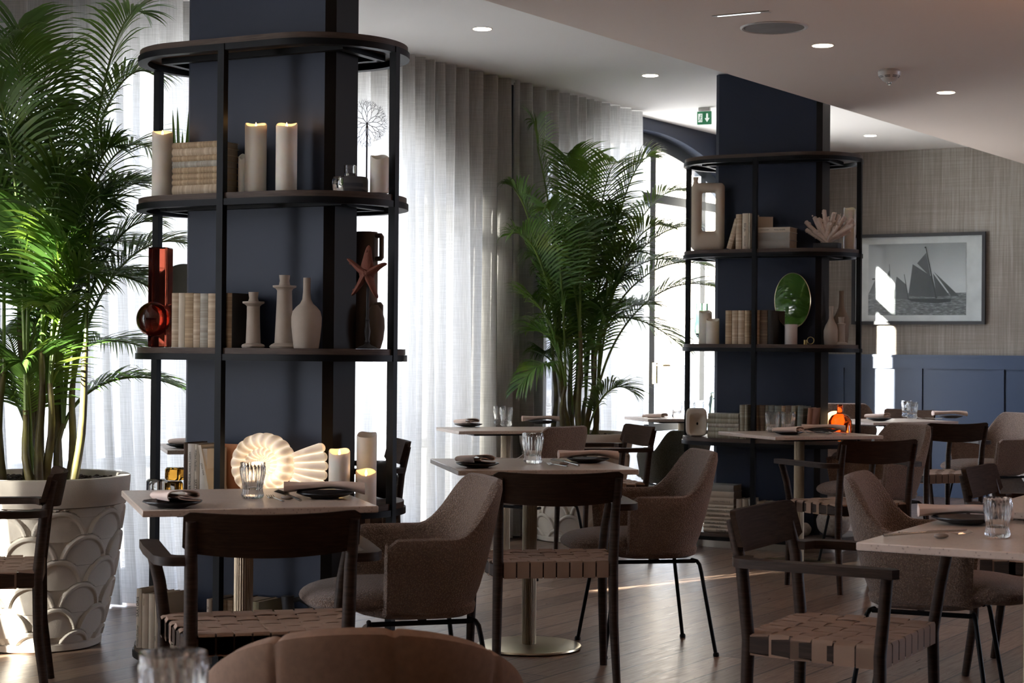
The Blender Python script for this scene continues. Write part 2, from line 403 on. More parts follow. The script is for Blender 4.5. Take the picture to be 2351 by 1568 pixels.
for i in range(0, len(edges), 2): wseg(edges[i], edges[i+1], 0, 0)
NA = 28
for (a, b, dr_) in WINS:
    for i in range(NA):
        t0, t1 = a+(b-a)*i/NA, a+(b-a)*(i+1)/NA; wseg(t0, t1, arch(t0, a, b), arch(t1, a, b))
struct(ww, 'wall_left', M['navy'], smooth=False)
# windows: frame bars and panes
for wi, (a, b, DROP) in enumerate(WINS):
    w = thing('window_%d' % (wi+1), None, None); w['kind'] = 'structure'
    fr = MB(); n0 = -.13
    def bar(ta, tb, za, zb, th=.07):
        fr.add([wallpt(t, n, z) for n in (n0-th/2, n0+th/2) for (t, z) in ((ta, za), (tb, za), (tb, zb), (ta, zb))],
               [(0, 1, 2, 3), (7, 6, 5, 4), (0, 4, 5, 1), (1, 5, 6, 2), (2, 6, 7, 3), (3, 7, 4, 0)])
    for i in range(NA):   # arched head
        t0, t1 = a+(b-a)*i/NA, a+(b-a)*(i+1)/NA
        z00, z01 = arch(t0, a, b), arch(t1, a, b)
        fr.add([wallpt(t, n, z) for n in (n0-.03, n0+.03) for (t, z) in ((t0, z00-.10), (t1, z01-.10), (t1, z01+.0), (t0, z00+.0))],
               [(0, 1, 2, 3), (7, 6, 5, 4), (0, 4, 5, 1), (1, 5, 6, 2), (2, 6, 7, 3), (3, 7, 4, 0)])
    zt = CR-DROP
    bar(a, a+.06, 0, zt+.02, .07); bar(b-.06, b, 0, zt+.02, .07)
    L_ = b-a; div = [2.62, 3.47] if wi == 3 else [(a+b)/2]
    for t in div: bar(t-.045, t+.045, 0, arch(t, a, b)-.05, .06)
    bar(a, b, *((2.36, 2.43) if DROP < .5 else (2.06, 2.13)), .06); bar(a, b, 0.0, .10, .06); bar(a, b, .60, .66, .05)
    fo = fr.build('window_frame', M['frame_blue'], w, smooth=False)
    pn = MB(); pts = [(a+L_*i/NA, arch(a+L_*i/NA, a, b)-.02) for i in range(NA+1)]
    pn.add([wallpt(a, n0, .02), wallpt(b, n0, .02)]+[wallpt(t, n0, z) for t, z in reversed(pts)], [tuple(range(NA+3))])
    pn.build('pane', M['pane'], w, smooth=False)
    if wi == 3:
        hd = MB(); hp = wallpt(div[0]+1.0, n0+.08, 1.05)
        for t in (div[0]-.0,):
            hd.box(wallpt(t, n0+.06, 1.05), (.03, .03, .16), PI/2-WA); hd.tube([wallpt(t, n0+.07, 1.11), wallpt(t, n0+.12, 1.11), wallpt(t+.12, n0+.12, 1.11)], .009, 8)
        hd.build('handle', M['brass_dull'], w)
ex = MB()  # unseen fins added outside to keep the sun off parts of the windows
for t_, d_ in ((-12.55, .98), (-4.42, .85), (-2.20, .34), (.0, .50)):
    c_ = wallpt(t_, -WT-d_/2); ex.box((c_.x, c_.y, 1.6), (.22, d_-.002, 3.4), PI/2-WA)
struct(ex, 'added_sun_fins', mat('pale_render', (.45, .43, .40), .9), smooth=False)
# back wall: wallpaper above a panelled dado
bw = MB(); bl, br_ = -3.4, 8.0
def bpt(u, n=0, z=0): return BP+BD*u+BN*n+Vector((0, 0, z))
def bbox(mb_, u0, u1, n0, n1, z0, z1):
    mb_.add([bpt(u, n, z) for n in (n0, n1) for (u, z) in ((u0, z0), (u1, z0), (u1, z1), (u0, z1))],
            [(0, 1, 2, 3), (7, 6, 5, 4), (0, 4, 5, 1), (1, 5, 6, 2), (2, 6, 7, 3), (3, 7, 4, 0)])
bbox(bw, bl, br_, -.25, 0, 0, CEIL+.1)
struct(bw, 'wall_back', M['wallpaper'], smooth=False)
da = MB(); DZ = 1.20; wu = lambda px: on_line(px, BP, BD)
bbox(da, bl, br_, .0005, .018, 0, DZ)
bbox(da, bl, br_, .018, .045, 1.09, DZ); bbox(da, bl, br_, .018, .040, 0, .17); bbox(da, bl, br_, .045, .055, DZ-.012, DZ+.008)
us = [wu(p) for p in (1929, 2108, 2289)]; st = us[1]-us[0]
for k in range(-4, 10):
    u = us[0]+st*k
    bbox(da, u-.045, u+.045, .018, .036, .17, 1.09)
struct(da, 'trim_1', M['wain'], smooth=False)
# right and near walls close the room
wr = MB(); c = WB+WD*(T0+T1)/2+WN*13.2; wr.box((c.x, c.y, 1.5), (T1-T0+3, .2, 3.1), PI/2-WA)
struct(wr, 'wall_right', M['navy'], smooth=False)
wq = MB(); c = WB+WD*(T0-.0)+WN*6.4; wq.box((c.x, c.y, 1.5), (.2, 13.6, 3.1), PI/2-WA)
struct(wq, 'wall_near', M['navy'], smooth=False)

# outside: pale paving, a pale building far off, bare trees
g = MB(); p = [wallpt(-40, -.36), wallpt(40, -.36), wallpt(40, -60), wallpt(-40, -60)]
g.add([(q.x, q.y, -.06) for q in p], [(0, 1, 2, 3)])
struct(g, 'ground_outside', mat('pale_paving', (.82, .80, .77), .9, ns=3), smooth=False)

# ------------------------------------------------------------------ curtains (pleated sheers on the window wall)
def curtain(t0, t1, label, n0=.12, amp=.062, seed=0, z1=CEIL-.004, z0=.012, flare=0, group=None):
    R = random.Random(seed); nt = max(int((t1-t0)/.012), 4); ph = 0; P = []; mb_ = MB(); uvs = []
    cols = []
    for i in range(nt+1):
        t = t0+(t1-t0)*i/nt; ph += .012/(.135+.035*sin(t*5.1+seed))*2*PI
        cols.append((t, ph))
    nz = 14
    for i, (t, ph) in enumerate(cols):
        row = []
        for j in range(nz+1):
            f = j/nz; z = z1+(z0-z1)*f
            w = sin(ph)*amp*(.75+.35*f)+sin(ph*.37+seed+f*1.2)*amp*.55*f
            ed = min(1, (t-t0)/.03, (t1-t)/.03)
            row.append(wallpt(t+sin(ph*.5+f*2)*.012*f, n0+w+flare*f*f, z)); uvs.append((ph*.022, z))
        P.append(row)
    mb_.grid(P); mb_.uv = uvs
    o = mb_.build('curtain', M['curtain'])
    return tag(o, label, 'curtain', group)
curtain(-4.20, -2.78, 'pale sheer linen curtain behind the potted palm with the tall fronds at the left edge', n0=.16, seed=3, flare=.12)
curtain(-2.80, -1.62, 'pale sheer linen curtain hanging left of and behind the nearer navy column', n0=.10, seed=5, flare=.05)
curtain(-1.60, .24, 'bright sunlit sheer linen curtain hanging right of the nearer navy column', n0=.11, seed=8)
curtain(.30, 2.05, 'shaded sheer linen curtain behind the palm beside the arched glass door', n0=.11, seed=11)
curtain(3.45, 4.6, 'narrow sheer curtain beside the arched glass door, mostly behind the farther navy column', n0=.10, seed=14)
for q_, (a, b) in enumerate([(-6.55, -4.16), (-8.15, -7.40), (-9.75, -9.05), (-13.2, -12.3)]):
    curtain(a, b, 'sheer linen curtain on the window wall beyond the left edge of the photo', seed=20+q_, group='curtains beyond the left edge')

# ------------------------------------------------------------------ ceiling fittings
def downlight(px, py, z, label, r_=.048):
    p = at(px, py, z); t = thing('downlight', label, 'ceiling light', p, 0, 'recessed ceiling downlights')
    a = MB(); a.lathe([(r_, -.001), (r_*1.14, -.003), (r_*1.18, -.001), (r_*1.18, .0)], 28, cap=False); a.build('trim_ring', M['plastic'], t)
    b = MB(); b.lathe([(0.0001, -.0035), (r_, -.0035)], 28, cap=False); b.build('lens', EM_WARM, t)
    L = bpy.data.lights.new('downlight_beam', 'SPOT'); L.energy = 6; L.color = (1, .78, .58); L.spot_size = rad(95); L.spot_blend = .8; L.shadow_soft_size = .04
    lo = bpy.data.objects.new('downlight_beam', L); COL.objects.link(lo); lo.parent = t; lo.location = (0, 0, -.02)
    return t
EM_WARM = emit('downlight_lens_glow', (1, .84, .66), 22)
downlight(1107, 66, CEIL, 'round downlight in the white upper ceiling, nearest to the column on the left')
downlight(1493, 173, CEIL, 'round downlight in the white upper ceiling between the two navy columns')
downlight(1998, 311, CEIL, 'round downlight in the white upper ceiling beside the far wallpapered wall')
downlight(1889, 104, SOFF, 'round downlight in the lower ceiling beside the round speaker')
downlight(2172, 212, SOFF, 'round downlight in the lower ceiling, right of the smoke detector')
for (x, y) in [(.3, 3.0), (1.9, 3.2), (2.2, .6), (.2, .5), (3.6, 5.4)]:  # unseen downlights added as warm fill from above
    t = thing('downlight', 'added unseen downlight for warm fill, in the lower ceiling above the frame', 'ceiling light', (x, y, SOFF), 0, 'added fill downlights above the frame')
    b = MB(); b.lathe([(0.0001, -.0035), (.048, -.0035)], 20, cap=False); b.build('lens', EM_WARM, t)
    L = bpy.data.lights.new('downlight_beam', 'SPOT'); L.energy = 15; L.color = (1, .50, .25); L.spot_size = rad(120); L.spot_blend = .9; L.shadow_soft_size = .05
    lo = bpy.data.objects.new('downlight_beam', L); COL.objects.link(lo); lo.parent = t; lo.location = (0, 0, -.02)
p = at(1777, 63, SOFF); t = thing('ceiling_speaker', 'large round grey speaker grille in the lower ceiling', 'speaker', p)
a = MB(); a.lathe([(.137, -.0015), (.147, -.006), (.154, -.004), (.156, 0)], 48, cap=False); a.build('rim', M['plastic'], t)
a = MB(); a.lathe([(.0001, -.004), (.138, -.003)], 48, cap=False); a.build('grille', M['speaker'], t)
p = at(1702, 31, SOFF); t = thing('slot_light', 'thin linear slot light recessed in the lower ceiling above the speaker', 'ceiling light', p, -BA)
a = MB(); a.box((0, 0, -.002), (.27, .030, .004), bev=.001); a.build('frame', M['plastic'], t)
a = MB(); a.box((-.01, -.004, -.005), (.20, .007, .002)); a.build('lens', emit('slot_glow', (.85, .95, 1), 3), t)
p = at(2042, 160, SOFF); t = thing('smoke_detector', 'white dome smoke detector with dark slots under the lower ceiling', 'smoke detector', p)
a = MB(); a.lathe([(.052, 0), (.060, -.012), (.058, -.03), (.035, -.058), (.018, -.066), (.0001, -.067)], 36, cap=False); a.build('housing', M['plastic'], t)
a = MB(); a.lathe([(.012, -.066), (.013, -.074), (.006, -.08), (.0001, -.08)], 14, cap=False); a.build('sensor', M['glass'], t)
a = MB()
for k in range(8):
    for z, rr in ((-.036, .0535), (-.042, .0485)):
        b_ = [k*PI/4+.12+i*.09 for i in range(7)]
        a.tube([(rr*cos(x), rr*sin(x), z) for x in b_], .0016, 6)
a.build('slot', M['matte_black'], t)
# exit sign
p = aty(1617, 298, 12.5); t = thing('exit_sign', 'green emergency exit sign with running figure and down arrow above the arched door', 'exit sign', (p.x, p.y, CEIL), rad(-24))
GREEN = emit('exit_sign_green', (.015, .13, .055), .5); WHT = emit('exit_sign_white', (.8, .85, .82), .7)
a = MB(); a.box((0, 0, -.012), (.085, .03, .024), bev=.003); a.build('bracket', M['plastic'], t)
a = MB(); a.box((0, 0, -.075), (.105, .022, .095), bev=.003); a.build('panel', GREEN, t)
a = MB()
a.box((-.027, -.012, -.075), (.030, .002, .060))
a.build('door_symbol', WHT, t)
a = MB(); a.lathe([(0.0001, 0), (.0048, 0), (.0048, .002)], 12, (-.022, -.0135, -.056), Matrix.Rotation(PI/2, 4, 'X'))
for seg in ([(-.025, -.014, -.064), (-.028, -.014, -.078)], [(-.028, -.014, -.078), (-.034, -.014, -.090), (-.040, -.014, -.094)], [(-.028, -.014, -.078), (-.020, -.014, -.086), (-.020, -.014, -.100)], [(-.025, -.014, -.066), (-.034, -.014, -.072)], [(-.025, -.014, -.066), (-.016, -.014, -.073)]):
    a.tube(seg, .0024, 6)
a.build('running_figure', GREEN, t)
a = MB(); a.prism([(.018, -.045), (.030, -.045), (.030, -.078), (.042, -.078), (.024, -.106), (.006, -.078), (.018, -.078)], -.001, .001, Matrix.Rotation(PI/2, 4, 'X'), (0, -.0125, 0)); a.build('arrow', WHT, t)
# framed photograph
uL, uR = wu(1957), wu(2263); pt_ = BP+BD*uR; zt = aty(2263, 532, pt_.y).z; zb = aty(2263, 745, pt_.y).z
w_, h_ = uR-uL, zt-zb
c_ = bpt((uL+uR)/2, .012, (zt+zb)/2)
t = thing('framed_photograph', 'black-framed black-and-white photograph of sailing yachts on the wallpapered wall', 'picture', c_, -BA)
a = MB(); fw = .028
for (x, z, sx, sz) in ((0, h_/2-fw/2, w_, fw), (0, -h_/2+fw/2, w_, fw), (-w_/2+fw/2, 0, fw, h_-2*fw), (w_/2-fw/2, 0, fw, h_-2*fw)):
    a.box((x, -.012, z), (sx, .032, sz))
a.build('frame', M['matte_black'], t, smooth=False)
a = MB(); a.box((0, 0, 0), (w_-2*fw, .006, h_-2*fw)); a.build('mount', mat('white_mount_board', (.78, .77, .76), .6), t, smooth=False)
def seaphoto():
    m, n, l, b = new_mat('sea_print'); tc = n.new('ShaderNodeTexCoord'); sp = n.new('ShaderNodeSeparateXYZ'); l.new(tc.outputs['Object'], sp.inputs[0])
    mp = n.new('ShaderNodeMapping'); mp.inputs['Scale'].default_value = (9, 9, 55); l.new(tc.outputs['Object'], mp.inputs[0])
    w = ramp(n, l, noise(n, l, mp.outputs[0], 2.2, 5, .65), [(.35, (.05,)*3), (.52, (.16,)*3), (.66, (.42,)*3)])
    mr = n.new('ShaderNodeMapRange'); mr.inputs[1].default_value = -h_/2; mr.inputs[2].default_value = h_/2; l.new(sp.outputs[2], mr.inputs[0])
    sk = ramp(n, l, mr.outputs[0], [(.2, (.62,)*3), (.45, (.66,)*3), (.95, (.26,)*3)])
    gt = n.new('ShaderNodeMath'); gt.operation = 'GREATER_THAN'; gt.inputs[1].default_value = -h_*.155; l.new(sp.outputs[2], gt.inputs[0])
    mx = n.new('ShaderNodeMixRGB'); l.new(gt.outputs[0], mx.inputs[0]); l.new(w, mx.inputs[1]); l.new(sk, mx.inputs[2])
    l.new(mx.outputs[0], b.inputs['Base Color']); b.inputs['Roughness'].default_value = .5; return m
# print area in fractions of the frame, taken from the photo crop: x 0.13..0.865, z 0.10..0.885 from top
X = lambda f: -w_/2+w_*f
Z = lambda f: h_/2-h_*f
fx = lambda px: (px-132)/(875-132); fz = lambda py: (py-680)/(1190-680)
a = MB(); a.box(((X(fx(225))+X(fx(770)))/2, -.0045, (Z(fz(737))+Z(fz(1138)))/2), (X(fx(770))-X(fx(225)), .003, Z(fz(737))-Z(fz(1138)))); a.build('print', seaphoto(), t, smooth=False)
def shape(name, polys, g, parent, y=-.0068):
    a = MB()
    for q in polys: a.prism([(X(fx(x)), Z(fz(z))) for x, z in q], 0, .0008, Matrix.Rotation(PI/2, 4, 'X'), (0, y, 0))
    return a.build(name, mat('print_grey_%d' % int(g*1000), (g,)*3, .5), parent, smooth=False)
shape('main_sail', [[(475, 852), (585, 925), (615, 1040), (452, 1030)]], .075, t)
shape('top_sail', [[(500, 848), (550, 790), (575, 925)]], .10, t, -.0078)
shape('jib_sail', [[(588, 905), (680, 1030), (610, 1035)], [(592, 895), (735, 1035), (690, 1032)]], .06, t, -.0072)
shape('distant_sail', [[(290, 1015), (343, 885), (357, 1015)], [(350, 925), (378, 1010), (357, 1015)], [(228, 1015), (264, 935), (272, 1015)]], .12, t)
shape('second_sail', [[(386, 920), (438, 965), (452, 1050), (366, 1045)]], .10, t, -.0078)
shape('hull', [[(445, 1045), (690, 1048), (685, 1065), (600, 1072), (470, 1062)], [(268, 1018), (372, 1018), (366, 1028), (275, 1028)], [(545, 757), (549, 757), (612, 1045), (603, 1045)], [(343, 850), (345, 850), (356, 1018), (352, 1018)], [(427, 908), (430, 908), (456, 1050), (450, 1050)], [(541, 757), (549, 755), (548, 763), (541, 764)], [(247, 929), (264, 928), (264, 937), (247, 937)]], .022, t, -.0084)
tx = text('15', 'sail_number', .032, mat('print_ink', (.03,)*3, .5), t, (X(fx(494)), -.0095, Z(fz(895))), (PI/2, 0, 0))
GZ = M['pane'].copy(); GZ.name = 'picture_glass'; [x for x in GZ.node_tree.nodes if x.type == 'MIX_SHADER'][0].inputs[0].default_value = .02
a = MB(); a.box((0, -.013, 0), (w_-2*fw, .0016, h_-2*fw)); a.build('glazing', GZ, t, smooth=False)

# ------------------------------------------------------------------ the two columns and the shelving around them
TU = rad(27.1); U1 = Vector((sin(TU), cos(TU), 0)); U2 = Vector((cos(TU), -sin(TU), 0))
SS, RR, CL, CW, DH = .233, .318, .339, .106, .57
UNITS = {'near': (Vector((-.928, 6.68, 0)), 2.353, .57, 1.0), 'far': (Vector((1.628, 10.947, 0)), 2.433, .584, 1.025)}
def stad(R_, s=SS, n=28):
    P = []
    for i in range(n+1): a = -PI/2+PI*i/n; P.append((s+R_*cos(a), R_*sin(a)))
    for i in range(n+1): a = PI/2+PI*i/n; P.append((-s+R_*cos(a), R_*sin(a)))
    return P
def ring(mb_, outer, inner, z0, z1):
    n = len(outer)
    mb_.add([(p[0], p[1], z) for z in (z0, z1) for p in outer]+[(p[0], p[1], z) for z in (z0, z1) for p in inner],
            [f for i in range(n) for j in [(i+1) % n] for f in ((i, j, n+j, n+i), (2*n+j, 2*n+i, 3*n+i, 3*n+j), (i, 2*n+i, 2*n+j, j), (n+j, 3*n+j, 3*n+i, n+i))])
def column_mesh(name, g):
    c = .03; L, w = CL*g, CW*g
    a = MB(); a.prism([(-L, -w+c), (-L+c, -w), (L-c, -w), (L, -w+c), (L, w-c), (L-c, w), (-L+c, w), (-L, w-c)], 0, CEIL-.0015)
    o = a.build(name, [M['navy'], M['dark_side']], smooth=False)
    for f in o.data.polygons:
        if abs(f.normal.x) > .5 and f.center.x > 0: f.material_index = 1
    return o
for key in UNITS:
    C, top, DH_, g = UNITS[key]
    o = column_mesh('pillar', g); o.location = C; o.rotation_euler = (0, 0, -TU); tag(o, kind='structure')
def shelving(key, label):
    C, top, DH, g = UNITS[key]; SS, RR = globals()['SS']*g, globals()['RR']*g; CL, CW = globals()['CL']*g, globals()['CW']*g; stad = lambda R_: globals()['stad'](R_, SS)
    t = thing('shelving_unit', label, 'shelving unit', C, -TU, 'oval shelving units around the navy columns')
    hole = []
    L, w = CL+.004, CW+.004
    out = stad(RR); N = len(out)
    for (x, y) in out:
        k = min(L/abs(x) if abs(x) > 1e-6 else 99, w/abs(y) if abs(y) > 1e-6 else 99); hole.append((x*k, y*k))
    for k in range(5):
        z = top-DH*k
        a = MB(); ring(a, out, hole, z-.022, z); b = a.build('shelf_board', M['shelfwood'], t)
        a = MB(); ring(a, stad(RR+.007), stad(RR-.03), z-.046, z-.0225)
        for y in (-.135, .135): a.box((0, y, z-.034), (.80, .028, .022))
        for x in (-.40, .40): a.box((x, 0, z-.034), (.028, .30, .022))
        a.build('shelf_ring', M['black'], t)
    for (x, y) in ((0, -RR-.001), (0, RR+.001), (RR+SS+.001, 0), (-RR-SS-.001, 0)):
        a = MB(); a.box((x*.99, y*.985, (top-.0225+top-4*DH-.046)/2), (.028, .028, 4*DH+.022)); a.build('post', M['black'], t, smooth=False)
    a = MB(); zb = top-4*DH-.0465; pl = stad(RR-.07); ph_ = [(x*.90, y*.66) for x, y in pl]; ph_ = hole if zb > 0 else hole
    ring(a, pl, hole, .0, zb); a.build('plinth', M['steel_plinth'], t)
    return t
shelving('near', 'black-framed oval shelving unit around the nearer navy column on the left')
shelving('far', 'black-framed oval shelving unit around the farther navy column on the right')
def U(key, px, d, k):
    C, top, DH, g = UNITS[key]; P = C+U1*d*g; s = on_line(px, P, U2); q = P+U2*s; q.z = top-DH*k; return q
def mpp(p): return p.y/F           # metres per photo pixel at a point


# ------------------------------------------------------------------ tables and what lies on them
TH = .75
def table(fl, ang, w, d, label, name='dining_table'):
    """fl: near left corner of the top, ang: heading of its left edge, w along the near edge, d along the left edge"""
    e1 = Vector((sin(ang), cos(ang), 0)); e2 = Vector((cos(ang), -sin(ang), 0)); c = Vector((fl[0], fl[1], 0))+e1*d/2+e2*w/2
    t = thing(name, label, 'table', c, -ang, 'square terrazzo restaurant tables')
    a = MB(); a.box((0, 0, TH-.010), (w, d, .020), bev=.0025); a.build('tabletop', M['terrazzo'], t)
    a = MB(); a.box((0, 0, TH-.0265), (w*.68, d*.68, .012), bev=.002); a.build('under_frame', M['black'], t)
    a = MB(); a.lathe([(.0285, .0165), (.0285, TH-.033)], 144, mod=lambda q, z: 1+.035*sin(q*24)); a.build('column', M['brass_col'], t)
    a = MB(); a.lathe([(.0001, 0), (.205, 0), (.213, .003), (.215, .006), (.213, .0125), (.205, .015), (.03, .0165), (.0001, .0165)], 64, cap=False); a.build('base', M['brass'], t)
    t['_e'] = (ang, w, d); return t
def fl_at(px, py): p = at(px, py, TH); return (p.x, p.y)
TA = table((-1.043, 4.937), rad(-17.3), .685, .714, 'pale terrazzo table set for two in front of the glowing shell lamp')
TB = table((-.202, 6.69), rad(-11.1), .717, .735, 'terrazzo table with one tumbler behind the dark wooden armchair in the middle')
TB2 = table((-.30, 9.97), rad(-17.5), .72, .50, 'white sunlit terrazzo table beside the bright curtain, left of the far palm')
TC = table((1.455, 9.597), rad(-21.6), .70, .66, 'terrazzo table with two tumblers in front of the farther shelving unit')
TD = table((.845, 4.262), rad(30.1), .70, .70, 'beige terrazzo table with one ribbed tumbler at the right edge in the foreground')
TE = table((1.365, 5.18), rad(30.0), .70, .68, 'terrazzo table at the right edge, directly behind the foreground one')
TF = table(fl_at(2005.5, 970.2), rad(-28), .75, .55, 'terrazzo table with two tumblers near the blue panelled wall')
TG = table((-1.55, 7.86), rad(-16.5), .70, .56, 'terrazzo table behind the nearer shelving unit, by the curtain')
THH = table((.94, 12.0), rad(-17), .70, .46, 'terrazzo table with three tumblers in front of the arched glass door')
TN = table((-.92, 1.35), rad(4), .80, .74, 'table under the foreground glass, below the bottom edge of the photo')

PROTO = {}
def tumbler(loc, label, s=1, grp='ribbed glass tumblers'):
    if 't' not in PROTO:
        t = thing('tumbler', label, 'glass', group=grp); a = MB()
        wav = lambda q, z: 1+.028*sin(q*22)*(1 if z < .095 else 0)+.01*sin(q*11+z*80)
        a.lathe([(r_, z*1.14) for r_, z in [(.0001, .0), (.026, .0), (.031, .003), (.0335, .010), (.030, .020), (.0295, .028), (.033, .045), (.0375, .066), (.0385, .082), (.0375, .086), (.0380, .095), (.0355, .0955), (.0350, .085), (.0340, .065), (.0290, .045), (.0260, .030), (.022, .024), (.0001, .022)]], 132, mod=lambda q, z: wav(q, z) if 0 < z < .108 else 1, cap=False)
        a.build('bowl', M['glass'], t); PROTO['t'] = t
    return put(PROTO['t'], loc, random.random()*3, label, grp, s)
def ribbon(mb_, path, y0, y1, th, ny=6, fn=None):
    """extrude a thickened polyline (x,z) along y"""
    n = len(path); L = []; 
    for sgn in (1, -1):
        for i in (range(n) if sgn == 1 else range(n-1, -1, -1)):
            a = Vector(path[max(i-1, 0)]); b = Vector(path[min(i+1, n-1)]); d = (b-a); d = d.normalized() if d.length else Vector((1, 0))
            L.append((path[i][0]-d.y*th/2*sgn, path[i][1]+d.x*th/2*sgn))
    P = []
    for j in range(ny+1):
        y = y0+(y1-y0)*j/ny; P.append([Vector(fn(x, y, z) if fn else (x, y, z)) for x, z in L]+[Vector(fn(*((L[0][0], y, L[0][1]))) if fn else (L[0][0], y, L[0][1]))])
    mb_.grid(P)
    k = len(mb_.v); m = len(L)
    for row in (P[0], P[-1]):
        h = m//2
        mb_.add(row[:m], [(i, i+1, m-2-i, m-1-i) for i in range(h-1)])
def plate(loc, label, r_=.085, grp='small black plates', rz=0):
    k = 'p%.3f' % r_
    if k not in PROTO:
        t = thing('plate', label, 'plate', group=grp); a = MB()
        a.lathe([(.0001, .001), (r_*.5, .001), (r_*.55, .003), (r_*.8, .008), (r_, .016), (r_*1.0, .019), (r_*.8, .0115), (r_*.55, .0065), (.0001, .0055)], 44, cap=False, mod=lambda q, z: 1+.02*sin(q*30) if z > .01 else 1)
        a.build('dish', M['blackplate'], t); PROTO[k] = t
    return put(PROTO[k], loc, rz, label, grp)
def small_napkin(loc, rz, label, grp='folded blush linen napkins'):
    if 'n' not in PROTO:
        t = thing('folded_napkin', label, 'napkin', group=grp); a = MB()
        path = [(-.046, .004), (-.052, .012), (-.050, .021), (-.040, .026), (-.02, .028), (.01, .0285), (.036, .026), (.049, .021), (.051, .014), (.044, .009), (.028, .0105), (.012, .016), (-.005, .0175), (-.018, .014), (-.014, .0085), (.004, .0055), (.024, .0035), (.046, .002), (.054, .0015)]
        # smooth the polyline
        for _ in range(2):
            q = [path[0]]
            for i in range(len(path)-1):
                p0, p1 = path[i], path[i+1]; q += [(p0[0]*.75+p1[0]*.25, p0[1]*.75+p1[1]*.25), (p0[0]*.25+p1[0]*.75, p0[1]*.25+p1[1]*.75)]
            path = q+[path[-1]]
        ribbon(a, path, -.075, .075, .0028, 8, lambda x, y, z: (x*(1+.9*(y)), y, z*(1+2.2*(-y))+max(0, -y*.02)))
        a.build('cloth', M['napkin'], t)
        b = MB()
        for i in range(9): b.box((-.02+.004*i, .02+.0005*i, .0292+.0), (.0022, .0018+.0012*(i % 3), .0006))
        PROTO['n'] = t
    return put(PROTO['n'], loc, rz, label, grp)
def long_napkin(loc, rz, label, grp='long rolled napkins'):
    if 'l' not in PROTO:
        t = thing('rolled_napkin', label, 'napkin', group=grp); P = []
        n = 22
        for i in range(n+1):
            f = i/n*2-1; y = f*.125; w = .026+.012*f*f+.004*sin(f*3); hgt = .011+.006*f*f; zc = .0245-.010*f*f+.002*sin(f*4)
            row = []
            for k in range(20):
                q = 2*PI*k/20; row.append(Vector((y, cos(q)*w*(1 if cos(q) < 0 else 1.0), zc+hgt*(abs(sin(q))**.75)*(1 if sin(q) > 0 else -1)*(1+.15*sin(3*q+f*2)))))
            P.append(row+[row[0]])
        a = MB(); a.grid(P); a.add(P[0][:20], [tuple(range(20))]); a.add(P[-1][:20], [tuple(range(20))])
        a.build('cloth', M['napkin'], t)
        a = MB()
        for i, (x, hh) in enumerate([(.083, .010), (.088, .004), (.092, .007), (.097, .004), (.101, .008)]): a.box((x, -.004+.001*i, .0372-.0006*i), (.0022, hh, .0012))
        a.build('stitched_mark', M['ink'], t)
        PROTO['l'] = t
    return put(PROTO['l'], loc, rz, label, grp)
def fork(loc, rz, label, grp='forks on the tables'):
    if 'f' not in PROTO:
        t = thing('fork', label, 'fork', group=grp)
        a = MB(); a.tube([(0, -.11, .006), (0, -.04, .006), (0, .02, .0065)], [.0045, .0035, .0025], 8, flat=.6); a.build('handle', M['steel'], t)
        a = MB(); a.tube([(0, .02, .0065), (0, .032, .005), (0, .045, .003)], [.0025, .007, .0105], 8, flat=.2)
        for x in (-.0095, -.0032, .0032, .0095): a.tube([(x*.95, .043, .003), (x, .06, .004), (x, .082, .009)], [.0017, .0016, .0010], 6)
        a.build('tines', M['steel'], t); PROTO['f'] = t
    return put(PROTO['f'], loc, rz, label, grp)
def knife(loc, rz, label, grp='knives resting on pebbles'):
    if 'k' not in PROTO:
        t = thing('knife', label, 'knife', group=grp)
        a = MB(); a.tube([(0, -.11, .004), (0, -.05, .009), (0, .0, .0135)], [.0055, .0045, .0035], 8, flat=.7); a.build('handle', M['steel'], t)
        a = MB(); a.box((0, .05, .0155), (.002, .10, .016), mtx=Matrix.Rotation(rad(2), 4, 'X') @ Matrix.Rotation(rad(70), 4, 'Y')); a.build('blade', M['steel'], t); PROTO['k'] = t
    return put(PROTO['k'], loc, rz, label, grp)
def pebble(loc, label, grp='pebble cutlery rests'):
    if 'b' not in PROTO:
        t = thing('cutlery_rest', label, 'cutlery rest', group=grp); a = MB(); a.sphere((0, 0, .0065), .018, 16, 10, (1.15, .7, .36)); a.build('pebble', M['pebble'], t); PROTO['b'] = t
    return put(PROTO['b'], loc, .4, label, grp)
def on(px, py): return at(px, py, TH+.0003)
# table in front of the shell lamp
plate(on(396, 1164), 'small black plate under the folded napkin on the table before the shell lamp')
small_napkin(on(404, 1160)+Vector((0, 0, .014)), rad(28), 'folded napkin on a black plate at the left of the table before the shell lamp')
tumbler(on(580, 1144), 'ribbed glass tumbler standing in front of the glowing shell lamp', s=1.02)
fork(on(632, 1148), rad(20), 'fork lying right of the tumbler on the table before the shell lamp')
pebble(on(660, 1147), 'grey pebble under the knife on the table before the shell lamp')
knife(on(660, 1145), rad(28), 'knife resting on a pebble on the table before the shell lamp')
plate(on(746, 1143), 'black plate under the long napkin on the table before the shell lamp', .088)
long_napkin(on(744, 1141)+Vector((0, 0, .013)), rad(8), 'long rolled napkin across a black plate before the shell lamp')
